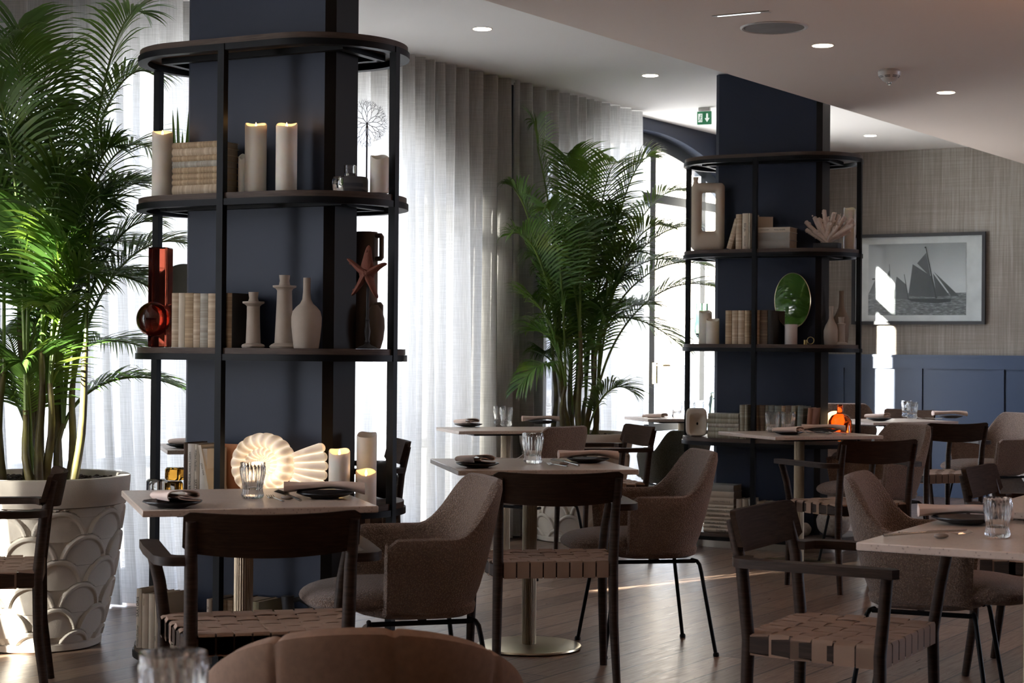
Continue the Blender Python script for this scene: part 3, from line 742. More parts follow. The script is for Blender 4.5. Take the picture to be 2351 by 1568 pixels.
# middle table
plate(on(1096, 1073), 'small black plate under the folded napkin on the middle table')
small_napkin(on(1092, 1070)+Vector((0, 0, .014)), rad(28), 'folded napkin on a black plate at the left of the middle table')
tumbler(on(1223, 1064), 'ribbed glass tumbler on the middle table, before the brown armchair', s=1.15)
fork(on(1277, 1070), rad(22), 'fork lying right of the tumbler on the middle table')
pebble(on(1295, 1068), 'grey pebble under the knife on the middle table')
knife(on(1296, 1067), rad(30), 'knife resting on a pebble on the middle table')
plate(on(1350, 1062), 'black plate under the long napkin on the middle table', .088)
long_napkin(on(1350, 1060)+Vector((0, 0, .013)), rad(6), 'long rolled napkin across a black plate on the middle table')
# white table behind
plate(on(1075, 980), 'small dark plate under the folded napkin on the white table by the bright curtain')
small_napkin(on(1072, 978)+Vector((0, 0, .014)), rad(28), 'folded white napkin on the white table by the bright curtain')
tumbler(on(1147, 974), 'ribbed tumbler on the white table by the curtain, the rear one of the two', s=1.05)
tumbler(on(1162, 978), 'ribbed tumbler on the white table by the curtain, the front one of the two', s=1.05)
plate(on(1245, 973), 'plate under the long napkin on the white table by the bright curtain', .088)
long_napkin(on(1243, 972)+Vector((0, 0, .013)), rad(6), 'long rolled napkin on the white table behind the brown armchair')
# table before the far shelving
plate(Vector((1.5673, 9.8566, TH+.0003)), 'small black plate under the folded napkin on the table before the far shelving')
small_napkin(Vector((1.5673, 9.8566, TH+.0003))+Vector((0, 0, .014)), rad(52), 'folded napkin on the table before the far shelving, in front of the tumblers')
tumbler(Vector((1.5201, 10.1390, TH+.0003)), 'ribbed tumbler before the far shelving, the left one of the two', s=1.1)
tumbler(Vector((1.6092, 10.1313, TH+.0003)), 'ribbed tumbler before the far shelving, the right one of the two', s=1.1)
fork(Vector((1.7498, 9.9933, TH+.0003)), rad(40), 'fork on the table before the far shelving')
pebble(Vector((1.8091, 9.9523, TH+.0003)), 'pebble under the knife on the table before the far shelving')
knife(Vector((1.8128, 9.9430, TH+.0003)), rad(48), 'knife resting on a pebble on the table before the far shelving')
plate(Vector((1.8172, 10.1491, TH+.0003)), 'black plate under the long napkin on the table before the far shelving', .088)
long_napkin(Vector((1.8172, 10.1491, TH+.0003))+Vector((0, 0, .013)), rad(-6), 'long rolled napkin on the table below the orange glass vase')
# foreground right table
tumbler(on(2290, 1234), 'large ribbed tumbler on the beige table at the right edge in the foreground', s=.93)
knife(on(2128, 1233), rad(-88), 'steel knife lying along the front of the beige table at the right edge')
pebble(on(2161, 1236), 'pebble under the cutlery on the beige table at the right edge')
fork(on(2160, 1228), rad(-84), 'fork lying with its tines raised on the beige table at the right edge')
plate(on(2215, 1202), 'grey-black plate under the napkin on the beige table at the right edge', .088)
long_napkin(on(2215, 1199)+Vector((0, 0, .013)), rad(-8), 'long rolled napkin across a plate on the beige table at the right edge')
# table by the panelled wall
plate(on(2018, 966), 'small dark plate under the folded napkin on the table by the blue panelling')
small_napkin(on(2015, 964)+Vector((0, 0, .014)), rad(48), 'folded napkin left of two tumblers on the table by the blue panelling')
tumbler(on(2082, 957), 'ribbed tumbler on the table by the blue panelling, the left one of the two', s=1.1)
tumbler(on(2094, 961), 'ribbed tumbler on the table by the blue panelling, the right one of the two', s=1.1)
plate(on(2182, 960), 'black plate under the long napkin on the table by the blue panelling', .088)
fork(on(2130, 962), rad(55), 'fork on the table by the blue panelling')
long_napkin(on(2180, 958)+Vector((0, 0, .013)), rad(4), 'long rolled napkin on the table by the blue panelling')
# behind the near unit, and by the door
plate(on(425, 1028), 'small plate with napkin on the table seen behind the nearer shelving unit')
small_napkin(on(428, 1027)+Vector((0, 0, .014)), rad(40), 'folded napkin on the table seen behind the nearer shelving unit')
small_napkin(Vector((1.01, 12.22, TH+.0003)), rad(55), 'folded white napkin on the table in front of the arched glass door')
for x, y, w in ((1.175, 12.38, 'left'), (1.255, 12.29, 'middle'), (1.33, 12.42, 'right')):
    tumbler(Vector((x, y, TH+.0003)), 'tumbler on the table in front of the arched glass door, %s one of three' % w, s=1.1)
# near edge: glass close to the camera
tumbler(Vector((-.385, 2.0, TH+.0003)), 'blurred glass tumbler at the bottom edge, close to the camera', s=1.0)

# ------------------------------------------------------------------ wooden armchairs with woven seats
def wood_chair():
    t = thing('wooden_armchair', 'x', 'chair')
    W2 = M['darkwood']
    def legm(pts, rs): a = MB(); a.tube(pts, rs, 14); return a
    for s in (-1, 1):
        legm([(s*.222, -.035, 0), (s*.215, -.005, .22), (s*.212, .0, .43), (s*.214, -.020, .62), (s*.218, -.052, .755)], [.0145, .0175, .019, .018, .014]).build('leg', W2, t)
        legm([(s*.262, .43, 0), (s*.255, .425, .25), (s*.252, .42, .42), (s*.266, .437, .54), (s*.288, .452, .634)], [.0145, .0175, .019, .018, .018]).build('leg', W2, t)
        a = MB()   # arm board: plan outline, thick in z
        pl = [(.206, -.035), (.262, -.030), (.292, -.012), (.309, .030), (.322, .30), (.322, .478), (.300, .492), (.268, .470), (.266, .30), (.262, .05), (.250, .028), (.206, .012)]
        pl = [(s*x, y) for x, y in (pl if s > 0 else pl[::-1])]
        a.prism(pl, .634, .658); a.build('arm', W2, t)
    for s in (-1, 1):
        a = MB(); a.box((s*.232, .21, .418), (.026, .42, .052), rz=-s*rad(4.8), bev=.006); a.build('seat_rail', W2, t)
    a = MB(); a.box((0, .0, .418), (.42, .024, .052), bev=.006); a.build('seat_rail', W2, t)
    a = MB(); a.box((0, .42, .418), (.50, .024, .052), bev=.006); a.build('seat_rail', W2, t)
    # curved backrest panel with rounded corners
    nu, nz = 28, 8; th = .016; F_, B_ = [], []
    for i in range(nu+1):
        f = i/nu*2-1; x = f*.237; y0 = -.028-.048*(1-f*f)-.0
        hh = 1-max(0, (abs(f)-.90)/.10)**2*.22; zc = .7245-.012*(1-f*f)
        half = .0545*hh+.004*(1-f*f)
        F_.append([Vector((x, y0+th/2-.012*(j/nz*2-1), zc+half*(j/nz*2-1))) for j in range(nz+1)])
        B_.append([Vector((x, y0-th/2-.012*(j/nz*2-1), zc+half*(j/nz*2-1))) for j in range(nz+1)])
    a = MB(); P = [F_[i]+B_[i][::-1]+[F_[i][0]] for i in range(nu+1)]; a.grid(P)
    a.add(P[0][:-1], [tuple(range(2*nz+2))]); a.add(P[-1][:-1], [tuple(range(2*nz+2))])
    a.build('backrest', M['darkwood_x'], t)
    # woven straps
    a = MB(); n1, n2 = 8, 6; zt = .4495
    def dip(x, y): return -.010*max(0, 1-(x/.23)**2)*max(0, 1-((y-.21)/.22)**2)
    for i in range(n1):       # front to back straps
        fx_ = (i+.5)/n1*2-1; P = []
        ys = [-.0135]*2+[-.010+.440*k/48 for k in range(49)]+[.4335]*2; zs = None
        for k, y in enumerate(ys):
            hw_at = lambda yy: .195+.045*max(0, min(1, yy/.42))
            xc = fx_*(hw_at(y)); hw = hw_at(y)/n1*.90
            if k == 0 or k == len(ys)-1: z = .392
            elif k == 1 or k == len(ys)-2: z = zt-.006
            else:
                c_ = y/.42*n2; z = zt+.0022*(1 if (i % 2 == 0) else -1)*sin(c_*PI)+dip(xc, y)
            P.append([Vector((xc-hw, y, z)), Vector((xc+hw, y, z)), Vector((xc+hw, y, z-.0022)), Vector((xc-hw, y, z-.0022)), Vector((xc-hw, y, z))])
        a.grid(P)
    for j in range(n2):       # side to side straps
        yc = (j+.5)/n2*.42; hy = .42/n2*.45; P = []
        hw_ = .195+.045*yc/.42+.022
        xs = [-hw_-.006]*2+[-hw_+2*hw_*k/48 for k in range(49)]+[hw_+.006]*2
        for k, x in enumerate(xs):
            if k == 0 or k == len(xs)-1: z = .392
            elif k == 1 or k == len(xs)-2: z = zt-.006
            else:
                c_ = (x/(hw_-.022)+1)/2*n1; z = zt+.0022*(-1 if (j % 2 == 0) else 1)*sin(c_*PI)+dip(x, yc)
            P.append([Vector((x, yc-hy, z)), Vector((x, yc+hy, z)), Vector((x, yc+hy, z-.0022)), Vector((x, yc-hy, z-.0022)), Vector((x, yc-hy, z))])
        a.grid(P)
    a.build('woven_seat', M['strap'], t)
    for c in bpy.data.objects:
        if c.parent == t:
            for v in c.data.vertices:
                if v.co.y > 0: v.co.y *= .90
    return t
WC = wood_chair()
def wchair(x, y, yaw, label, s=1): return put(WC, (x, y, 0), -rad(yaw), label, 'dark wooden armchairs with woven seats', s)
wchair(-.645, 4.70, -15.5, 'dark wooden armchair with woven seat pushed up to the table before the shell lamp')
wchair(.166, 6.32, -9, 'dark wooden armchair with woven seat pushed up to the middle table')
wchair(1.846, 8.87, -24, 'dark wooden armchair with woven seat pushed up to the table before the far shelving')
wchair(.755, 4.94, 119, 'dark wooden armchair in the foreground facing the beige table at the right edge')
wchair(1.86, 6.76, 119, 'dark wooden armchair behind the beige table at the right edge, mostly hidden by its tumbler')
wchair(2.83, 11.15, -24, 'dark wooden armchair standing before the table by the blue panelled wall')
wchair(-1.66, 6.15, -103, 'wooden armchair cut off by the left edge, in front of the white plant pot')
wchair(.72, 10.33, -107, 'sunlit wooden armchair facing left in front of the far palm pot')
wchair(-.585, 8.42, -103, 'wooden armchair behind the nearer shelving unit, against the bright curtain')
wchair(3.12, 13.75, -132, 'pale lit wooden armchair farthest back, against the blue panelled wall')

# ------------------------------------------------------------------ boucle shell armchairs
def shell_chair(m, cat_name='boucle_armchair'):
    t = thing(cat_name, 'x', 'chair')
    nu = 64; P = []
    def plan(u, A, B, y0, yf):
        # u in [0,1]: right arm front -> back -> left arm front
        la = .22
        if u < la: return Vector((A, y0+(yf-y0)*(1-u/la), 0)), Vector((1, 0, 0))
        if u > 1-la: return Vector((-A, y0+(yf-y0)*((u-1+la)/la), 0)), Vector((-1, 0, 0))
        q = (u-la)/(1-2*la)*PI; c, s = cos(q), sin(q)
        x = A*(abs(c)**.72)*(1 if c > 0 else -1); y = y0-B*(abs(s)**.72)
        return Vector((x, y, 0)), Vector((c/A, -s/B, 0)).normalized()
    def sm(x): x = max(0, min(1, x)); return x*x*(3-2*x)
    for i in range(nu+1):
        u = i/nu; b = abs(u-.5)*2   # 0 at the back, 1 at arm fronts
        zr = .630+.170*(1-sm((b-.16)/.32))-.025*sm((b-.88)/.12)
        pb, nb = plan(u, .205, .185, .03, .135-.0*b); pt2, nt = plan(u, .288, .272, .0, .150)
        # a rim lower on the arms has also spread less
        f = (zr-.40)/(.82-.40); out = []
        def P3(v, off):
            z = .395+(zr-.395)*v; k = (z-.395)/(.82-.395); k = k**.62
            p = pb.lerp(pt2, k); n = nb.lerp(nt, k).normalized(); p = p+n*off; p.z = z; return p
        for v in (0, .06, .2, .4, .6, .8, .94): out.append(P3(v, 0 if v else -.02))
        out.append(P3(1.0, -.006)+Vector((0, 0, .004))); out.append(P3(1.0, -.020)+Vector((0, 0, .010))); out.append(P3(1.0, -.034)+Vector((0, 0, .004)))
        for v in (.94, .8, .6, .4, .2, .08): out.append(P3(v, -.042))
        out.append(P3(0, -.06))
        P.append(out+[out[0]])
    # round the arm fronts
    for e, k in ((0, 1), (nu, -1)):
        cen = sum(P[e][:-1], Vector())/len(P[e][:-1])
        for stp, (sc, fw) in enumerate([(.72, .016), (.2, .022)]):
            row = [Vector(((p.x-cen.x)*sc+cen.x if True else 0, p.y+fw, p.z if stp == 0 else p.z-.0)) for p in P[e]]
            # squeeze across the thickness only
            row = []
            n_ = len(P[e])-1
            for idx in range(n_):
                p = P[e][idx]; o = P[e][(16-idx) % n_] if idx <= 16 else P[e][idx]
                mid = (p+o)/2; q = mid.lerp(p, sc); q.y += fw; q.z -= .004*stp; row.append(q)
            row.append(row[0])
            if e == 0: P.insert(0, row)
            else: P.append(row)
        if e == 0: nu_ = nu
    a = MB(); a.grid(P); n_ = len(P[0])-1
    a.add(P[0][:-1], [tuple(range(n_))]); a.add(P[-1][:-1], [tuple(range(n_))])
    o = a.build('shell', m, t)
    # bowl under the seat, closing the shell
    a = MB(); rows = []
    def se(A, B, n, z, y0):
        return [Vector((A*(abs(cos(q))**.6)*(1 if cos(q) > 0 else -1), y0+B*(abs(sin(q))**.6)*(1 if sin(q) > 0 else -1), z)) for q in [2*PI*k/n for k in range(n)]]
    for (A, B, z, y0) in ((.10, .08, .382, .0), (.17, .15, .384, .0), (.200, .185, .396, .01), (.212, .195, .42, .015), (.20, .185, .445, .015)):
        r_ = se(A, B, 40, z, y0); rows.append(r_+[r_[0]])
    a.grid(rows); a.add(rows[0][:-1], [tuple(range(40))]); a.build('seat_base', m, t)
    a = MB(); rows = []
    for (k, z) in ((.02, .492), (.5, .490), (.8, .484), (.93, .474), (1.0, .456), (1.0, .438), (.93, .420), (.8, .412), (.4, .41)):
        r_ = se(.212*k, .235*k, 44, z, .075); 
        r_ = [p+Vector((0, .045*max(0, (p.y-.1)/.2)*k, -.010*max(0, (p.y-.16)/.15))) for p in r_]
        rows.append(r_+[r_[0]])
    a.grid(rows); a.build('seat_cushion', m, t, subsurf=1)
    a = MB()
    a.tube([(.16, .17, .372), (.16, -.15, .372)], .008, 8); a.tube([(-.16, .17, .372), (-.16, -.15, .372)], .008, 8); a.tube([(.16, 0, .374), (-.16, 0, .374)], .008, 8)
    a.build('under_frame', M['black'], t)
    for sx in (-1, 1):
        for sy in (-1, 1):
            a = MB(); y = .01+sy*.16
            a.tube([(sx*.12, y-.0*sy, .373), (sx*.165, y+sy*.008, .372), (sx*.182, y+sy*.013, .360), (sx*.190, y+sy*.018, .33), (sx*.232, y+sy*.068, .008)], .0078, 10)
            a.lathe([(.0105, 0), (.0125, .002), (.0125, .010), (.009, .016)], 14, (sx*.233, y+sy*.069, 0)); a.build('leg', M['black'], t)
    return t
BC = shell_chair(M['boucle'])
def bchair(x, y, yaw, label, s=1): return put(BC, (x, y, 0), -rad(yaw), label, 'taupe boucle shell armchairs', s)
bchair(-.305, 5.52, -107, 'taupe boucle armchair facing left, right of the table before the shell lamp')
bchair(.565, 7.14, -101, 'taupe boucle armchair facing left, at the right side of the middle table')
bchair(.12, 9.50, -50, 'brown boucle armchair seen from behind between the middle table and the white table')
bchair(2.10, 9.97, -118, 'taupe boucle armchair at the right side of the table before the far shelving')
bchair(1.385, 5.80, -68+180, 'taupe boucle armchair tilting behind the beige table at the right edge, seen from its side')
bchair(3.34, 12.1, -113, 'grey-lit boucle armchair at the right edge, by the table near the blue panelling')
bchair(2.45, 13.0, 8, 'dark-looking boucle armchair behind the orange glass vase, by the panelled wall', 1.05)
BG = shell_chair(M['boucle_green'], 'lounge_chair')
put(BG, (1.10, 11.75, 0), rad(25), 'small olive boucle chair seen from behind, in front of the arched glass door', s=.86)
# channelled felt tub chair, foreground
t = thing('tub_chair', 'rust-brown felt tub chair with seamed rounded back, bottom centre foreground', 'chair', (-.30, 3.62, 0), rad(4))
a = MB(); P = []; n = 120
for i in range(n+1):
    q = PI*(i/n); c, s = cos(q), sin(q); 
    zr = .40+.266*(max(0, s)**.55)-.0; seam = abs(sin(q*4.5+PI/4*0))
    g_ = -.006*math.exp(-((seam)/.10)**2)
    A, B = .345, .34; row = []
    for v in (0, .1, .3, .5, .7, .85, .95):
        k = .82+.18*v**.7; row.append(Vector(((A*k+g_)*c, -(B*k+g_)*s+.02, .2+(zr-.2)*v)))
    row.append(Vector(((A-.008)*c, -(B-.008)*s+.02, zr+.004+g_))); row.append(Vector(((A-.03)*c, -(B-.03)*s+.02, zr+.014+g_))); row.append(Vector(((A-.052)*c, -(B-.052)*s+.02, zr+.004+g_)))
    for v in (.9, .6, .3, .0): k = .82+.18*v; row.append(Vector(((A*k-.065)*c, -(B*k-.065)*s+.02, .2+(zr-.2)*v)))
    P.append(row+[row[0]])
a.grid(P); m_ = len(P[0])-1; a.add(P[0][:-1], [tuple(range(m_))]); a.add(P[-1][:-1], [tuple(range(m_))])
a.build('back_shell', M['felt'], t)
a = MB(); a.lathe([(.0001, .40), (.24, .40), (.27, .385), (.275, .34), (.26, .22), (.0001, .21)], 44, cap=False, mtx=Matrix.Identity(4)); a.build('seat', M['felt'], t)
for sx in (-1, 1):
    for sy in (-1, 1): a = MB(); a.tube([(sx*.17, sy*.17, .215), (sx*.21, sy*.21, 0)], [.017, .011], 12); a.build('leg', M['darkwood'], t)
# grey upholstered chair at the right edge
t = thing('upholstered_chair', 'light grey felt chair cut off by the right edge near the blue panelling', 'chair', (3.86, 12.75, 0), rad(20))
a = MB(); prof = [(-.25, 0), (-.29, .45), (-.31, .86), (-.29, .90), (-.24, .90), (-.20, .50), (.22, .50), (.25, .46), (.24, 0), (.17, 0), (.15, .30), (.10, .34), (-.12, .34), (-.17, .30), (-.19, 0)]
a.prism([(p[0], p[1]) for p in prof], -.25, .25, Matrix(((0, 0, 1, 0), (1, 0, 0, 0), (0, 1, 0, 0), (0, 0, 0, 1)))); a.build('upholstered_body', M['greyfelt'], t, smooth=False)
a = MB(); a.box((0, .02, .53), (.44, .44, .06), bev=.02); a.build('seat_cushion', M['greyfelt'], t)
a = MB(); a.tube([(-.18, -.30, .93), (.18, -.30, .93)], .03, 12); a.build('head_roll', M['greyfelt'], t)

# ------------------------------------------------------------------ books
def bandmat(name, a, b_, c, sc=60, ax=2):
    m, n, l, b = new_mat(name); v = coords(n, l, (.5, .5, sc))
    l.new(ramp(n, l, noise(n, l, v, 1, 2, .5), [(.36, a), (.46, b_), (.56, a), (.64, c)]), b.inputs['Base Color'])
    b.inputs['Roughness'].default_value = .8; bump(n, l, b, noise(n, l, coords(n, l), 300), .2, .0006); return m
VEL = [bandmat('old_paper_binding_%s' % k, a, b_, c, sc) for k, a, b_, c, sc in (
    ('cream', (.50, .40, .29), (.38, .29, .20), (.58, .49, .37), 55), ('tan', (.42, .31, .19), (.30, .21, .13), (.48, .37, .25), 70),
    ('sage', (.32, .31, .24), (.24, .22, .16), (.40, .38, .30), 60), ('grey', (.40, .38, .33), (.30, .27, .22), (.47, .44, .38), 45),
    ('umber', (.17, .125, .085), (.12, .085, .06), (.24, .18, .12), 60), ('teal', (.18, .20, .18), (.13, .14, .12), (.26, .27, .23), 55))]
PLAIN = {k: mat('cloth_binding_'+k, c, .75, nb=.2, bscale=500, bdist=.0005) for k, c in {
    'cream': (.62, .54, .43), 'white': (.66, .61, .54), 'sand': (.48, .39, .30), 'brown': (.10, .06, .042), 'orange': (.52, .22, .10), 'grey': (.28, .26, .23), 'rust': (.22, .09, .05), 'olive': (.22, .20, .12), 'black': (.02, .018, .016)}.items()}
ORD = ['first', 'second', 'third', 'fourth', 'fifth', 'sixth', 'seventh', 'eighth', 'ninth', 'tenth', 'eleventh', 'twelfth', 'thirteenth', 'fourteenth']
def book(t_, h, d, m, label, group, round_=True):
    """spine towards -Y, thickness along X, height along Z, foot at the origin"""
    o = thing('book', label, 'book', group=group)
    a = MB(); x = t_/2; c = .0022; n = 8; prof = []
    if round_: prof = [(-x+2*x*i/n, -d/2-.006*sin(PI*i/n)) for i in range(n+1)]
    else: prof = [(-x, -d/2-.002), (x, -d/2-.002)]
    outer = prof+[(x, d/2), (x-c, d/2), (x-c, -d/2+.003), (-x+c, -d/2+.003), (-x+c, d/2), (-x, d/2)]
    a.prism(outer, 0, h); cov = a.build('cover', m, o)
    a = MB(); a.box((0, .001, h/2), (t_-2*c-.0004, d-.009, h-.006)); a.build('page_block', M['pages'], o, smooth=False)
    return o
def spine_text(o, body, t_, h, d, size, frac=.5, flip=False, shear=0, sx=1, m=None):
    rot = (PI/2, PI/2 if not flip else -PI/2, 0)
    return text(body, 'spine_title', size, m or M['ink'], o, (0, -d/2-.0088, h*frac), rot, .0002, shear, sx)
def stand(key, k, d, rows, group, where, dep=.14):
    """upright books: rows = (px0, px1, top_y, material, [titles])"""
    n = len(rows)
    for i, r_ in enumerate(rows):
        a_, b_ = U(key, r_[0], d-dep/2, k), U(key, r_[1], d-dep/2, k); th = (b_-a_).length-.0006
        c_ = (a_+b_)/2+U1*(dep/2); zt = aty((r_[0]+r_[1])/2, r_[2], ((a_+b_)/2).y).z; h = max(zt-c_.z, .1)
        o = book(th, h, dep, r_[3], '%s, %s from left %s' % (r_[4], ORD[i], where), group)
        tl = rad(r_[6]) if len(r_) > 6 else 0; o.location = c_+Vector((0, 0, .0004+abs(sin(tl))*th/2)); o.rotation_euler = (0, tl, -TU)
        for tt in (r_[5] if len(r_) > 5 else []): spine_text(o, tt[0], th, h, dep, tt[1], tt[2], tt[3] if len(tt) > 3 else False, tt[4] if len(tt) > 4 else 0, tt[5] if len(tt) > 5 else 1)
def stack(key, k, d, px0, px1, ys, mats, desc, group, where, dep=.14, titles=None, flip=False):
    """lying books, listed from the top: ys = pixel heights of the gaps"""
    a_, b_ = U(key, px0, d-dep/2, k), U(key, px1, d-dep/2, k); L = (b_-a_).length; c_ = (a_+b_)/2+U1*(dep/2)
    tot = ys[-1]-ys[0]; z = c_.z+.0004; sc = mpp((a_+b_)/2)
    n = len(ys)-1; R = random.Random(px0)
    for i in range(n-1, -1, -1):
        th = (ys[i+1]-ys[i])*sc; l_ = L*(1-.03*R.random())
        pos = 'topmost' if i == 0 else ('lowest' if i == n-1 else ORD[i]+' from the top')
        o = book(th-.0006, l_, dep, mats[i], '%s, %s in the stack %s' % (desc[i] if isinstance(desc, list) else desc, pos, where), group)
        o.rotation_euler = (0, PI/2, -TU); o.location = c_+Vector((0, 0, z-c_.z+th/2))-U2*(l_/2)
        if titles and titles[i]:
            for tt in titles[i]:
                text(tt[0], 'spine_title', tt[1], M['ink'], o, (0, -dep/2-.0088, l_*tt[2]), (PI/2, PI/2 if flip else -PI/2, 0), .0002, 0, tt[3] if len(tt) > 3 else 1)
        z += th
# near unit, upper shelf
stack('near', 1, -.215, 392, 500, [324, 338, 355, 368, 382, 396, 410, 423, 446], [VEL[1], VEL[0], VEL[1], VEL[3], VEL[1], VEL[1], VEL[1], VEL[0]],
      'old striped paper-bound book', 'old books stacked between the candles', 'beside the tall left candle', dep=.12)
# near unit, middle shelf
stand('near', 2, -.215, [(393.5, 408.5, 673, VEL[0], 'cream striped old book'), (409, 423, 673, PLAIN['cream'], 'narrow plain cream book'), (423.5, 442.5, 673, VEL[1], 'yellowish tan book'),
      (443, 458, 674, VEL[0], 'striped cream book'), (458.5, 476, 674, VEL[3], 'grey-cream striped book'), (476.5, 494, 674, VEL[0], 'cream book with brown bands'), (494.5, 507, 674, VEL[1], 'thin tan book beside the post'),
      (507.5, 516, 674, PLAIN['sand'], 'thin book behind the post'), (517, 532, 673, VEL[1], 'tan book right of the post'), (532.3, 536, 673, PLAIN['black'], 'thin black book, its cover showing')], 'old books standing beside the red vase', 'beside the red block vase', dep=.15)  # last black book is added to stand for a cover in shadow
# near unit, lower shelf
stand('near', 3, -.22, [(424, 433, 1016, PLAIN['brown'], 'dark brown book', [('TABAPI  TALMUD  AZ EVEZILIS MESTERSEGE', .0075, .45)]), (433.5, 449, 1019, PLAIN['white'], 'white book with black lettering', [('VASZILIJ SUKSIN', .0105, .68), ('V\u00f6r\u00f6s k\u00e1nyafa', .0165, .25)]),
      (449.5, 460, 1020, PLAIN['cream'], 'cream book with serif lettering', [('William Faulkner', .012, .72, False, .3), ('SARTORIS', .0150, .22)]), (461, 478, 1030, PLAIN['white'], 'smooth off-white book', [('ZSIGMOND MORICZ', .004, .85)])],
      'books beside the amber glass block', 'before the glowing shell lamp', dep=.12)
o = book(.013, .21, .11, PLAIN['cream'], 'cream book leaning to the left against the white books, left of the shell lamp', 'books beside the amber glass block', False)
p = U('near', 505, -.235, 3); o.location = p+Vector((0, 0, .003)); o.rotation_euler = (0, rad(-13), -TU); text('J\u00d3KAI M\u00d3R', 'spine_title', .009, M['ink'], o, (0, -.0645, .12), (PI/2, PI/2, 0), .0002)
o = book(.022, .205, .14, PLAIN['orange'], 'orange-brown book showing its cover, leaning beside the glowing shell lamp', 'books beside the amber glass block', False)
p = U('near', 545, -.136, 3); o.location = p+Vector((0, 0, .001)); o.rotation_euler = (0, 0, -TU-PI/2)
# near unit, bottom shelf
stand('near', 4, -.20, [(319, 331, 1352, PLAIN['cream'], 'cream book with long serif title', [('SARTORIS', .017, .70, True), ('William Faulkner', .012, .2, True, .3)]), (332, 346, 1363, PLAIN['sand'], 'sand-coloured book', [('TARR S\u00c1NDOR', .004, .85)]), (347, 360, 1364, PLAIN['cream'], 'plain cream book'), (361, 371, 1365, PLAIN['cream'], 'thin cream book', [('NAPL\u00d3', .006, .2, True)])],
      'books standing on the bottom shelf of the near unit', 'on the near bottom shelf, left end', dep=.15)
stack('near', 4, -.20, 378, 478, [1432, 1452, 1476, 1507], [PLAIN['sand'], PLAIN['cream'], PLAIN['cream']], ['sand book', 'cream book', 'thick cream book'], 'books lying on the bottom shelf of the near unit', 'on the near bottom shelf', titles=[None, [('TARTALOM', .008, .2)], [('KORT\u00c1RS', .008, .3)]])
stand('near', 4, -.21, [(480, 491, 1376, PLAIN['sand'], 'sand book', [('M', .012, .85)]), (492, 497, 1379, PLAIN['brown'], 'thin dark book'), (513, 526, 1378, VEL[0], 'pale striped book'), (527, 540, 1378, VEL[0], 'pale tan book'), (541, 583, 1380, PLAIN['brown'], 'thick dark book'), (584, 600, 1382, PLAIN['olive'], 'dull olive book')],
      'books standing on the bottom shelf behind the chair', 'on the near bottom shelf, right part', dep=.15)
# far unit, top shelf
stand('far', 1, -.215, [(1666, 1677, 502, VEL[0], 'cream book with a black band', [], 16), (1687, 1700, 492, VEL[0], 'cream book with a black band'), (1702, 1716, 490, PLAIN['cream'], 'cream book with vertical title', [('SZILVA J\u00d3ZSEF', .010, .22), ('\u00c9GI JEL', .018, .6)]), (1717, 1722, 490, PLAIN['cream'], 'thin cream book', [('KONYE P\u00c9TER  A KORT', .006, .6)])],
      'books standing beside the handled ceramic vase', 'beside the looped ceramic vase', dep=.15)
o = book(.022, .205, .15, PLAIN['sand'], 'sand-coloured book standing behind the centre post of the far unit, cover showing', 'books standing beside the handled ceramic vase', False); p = U('far', 1744, -.17, 1); o.location = p+Vector((0, 0, .001)); o.rotation_euler = (0, 0, -TU-rad(62))
stack('far', 1, -.215, 1735, 1812, [522, 534, 552, 571], [PLAIN['cream'], PLAIN['grey'], PLAIN['grey']], ['cream book with black title', 'grey cloth book', 'grey cloth book'], 'lying books right of the centre post', 'beside the white coral', dep=.15, titles=[[('VASZILIJ SUKSIN', .008, .25), ('V\u00f6r\u00f6s k\u00e1nyafa', .0125, .70)], None, None], flip=False)
# far unit, middle shelf
stand('far', 2, -.21, [(1665, 1679, 713, VEL[1], 'faded tan book'), (1680, 1693, 713, VEL[0], 'cream striped book'), (1694, 1708, 713, VEL[0], 'cream ribbed book'), (1709, 1720, 713, VEL[1], 'tan book left of the post'), (1733, 1743, 712, VEL[0], 'narrow cream book'), (1744, 1761, 712, VEL[4], 'brown leather book'), (1762, 1775, 713, PLAIN['black'], 'black book')],
      'old books standing beside the oval mirror', 'beside the oval mirror', dep=.15)
# far unit, lower shelf
stack('far', 3, -.215, 1626, 1698, [947, 959, 970, 979, 990, 1004], [VEL[2], VEL[2], VEL[3], VEL[2], VEL[2]], 'sage striped old book', 'old striped books on the lower shelf', 'beside the pierced ceramic block', dep=.15)
rows = [(1699, 1710, 930, VEL[2], 'sage striped book'), (1711, 1718, 930, VEL[2], 'narrow sage book'), (1730, 1743, 931, VEL[4], 'umber striped book'), (1744, 1757, 931, VEL[4], 'dark umber book'), (1758, 1764, 931, VEL[2], 'thin sage book'), (1765, 1778, 931, VEL[5], 'grey-teal book'), (1779, 1794, 932, VEL[5], 'teal striped book'), (1795, 1803, 932, VEL[1], 'narrow tan book'), (1804, 1817, 932, VEL[4], 'brown striped book'), (1818, 1827, 932, VEL[2], 'sage book'), (1829, 1842, 933, VEL[5], 'teal book tilting right', [], 3), (1850, 1862, 937, PLAIN['rust'], 'rust book tilting right', [], 5)]
stand('far', 3, -.21, rows, 'old books in the long upright row on the lower shelf', 'in the long low row behind tumblers', dep=.15)
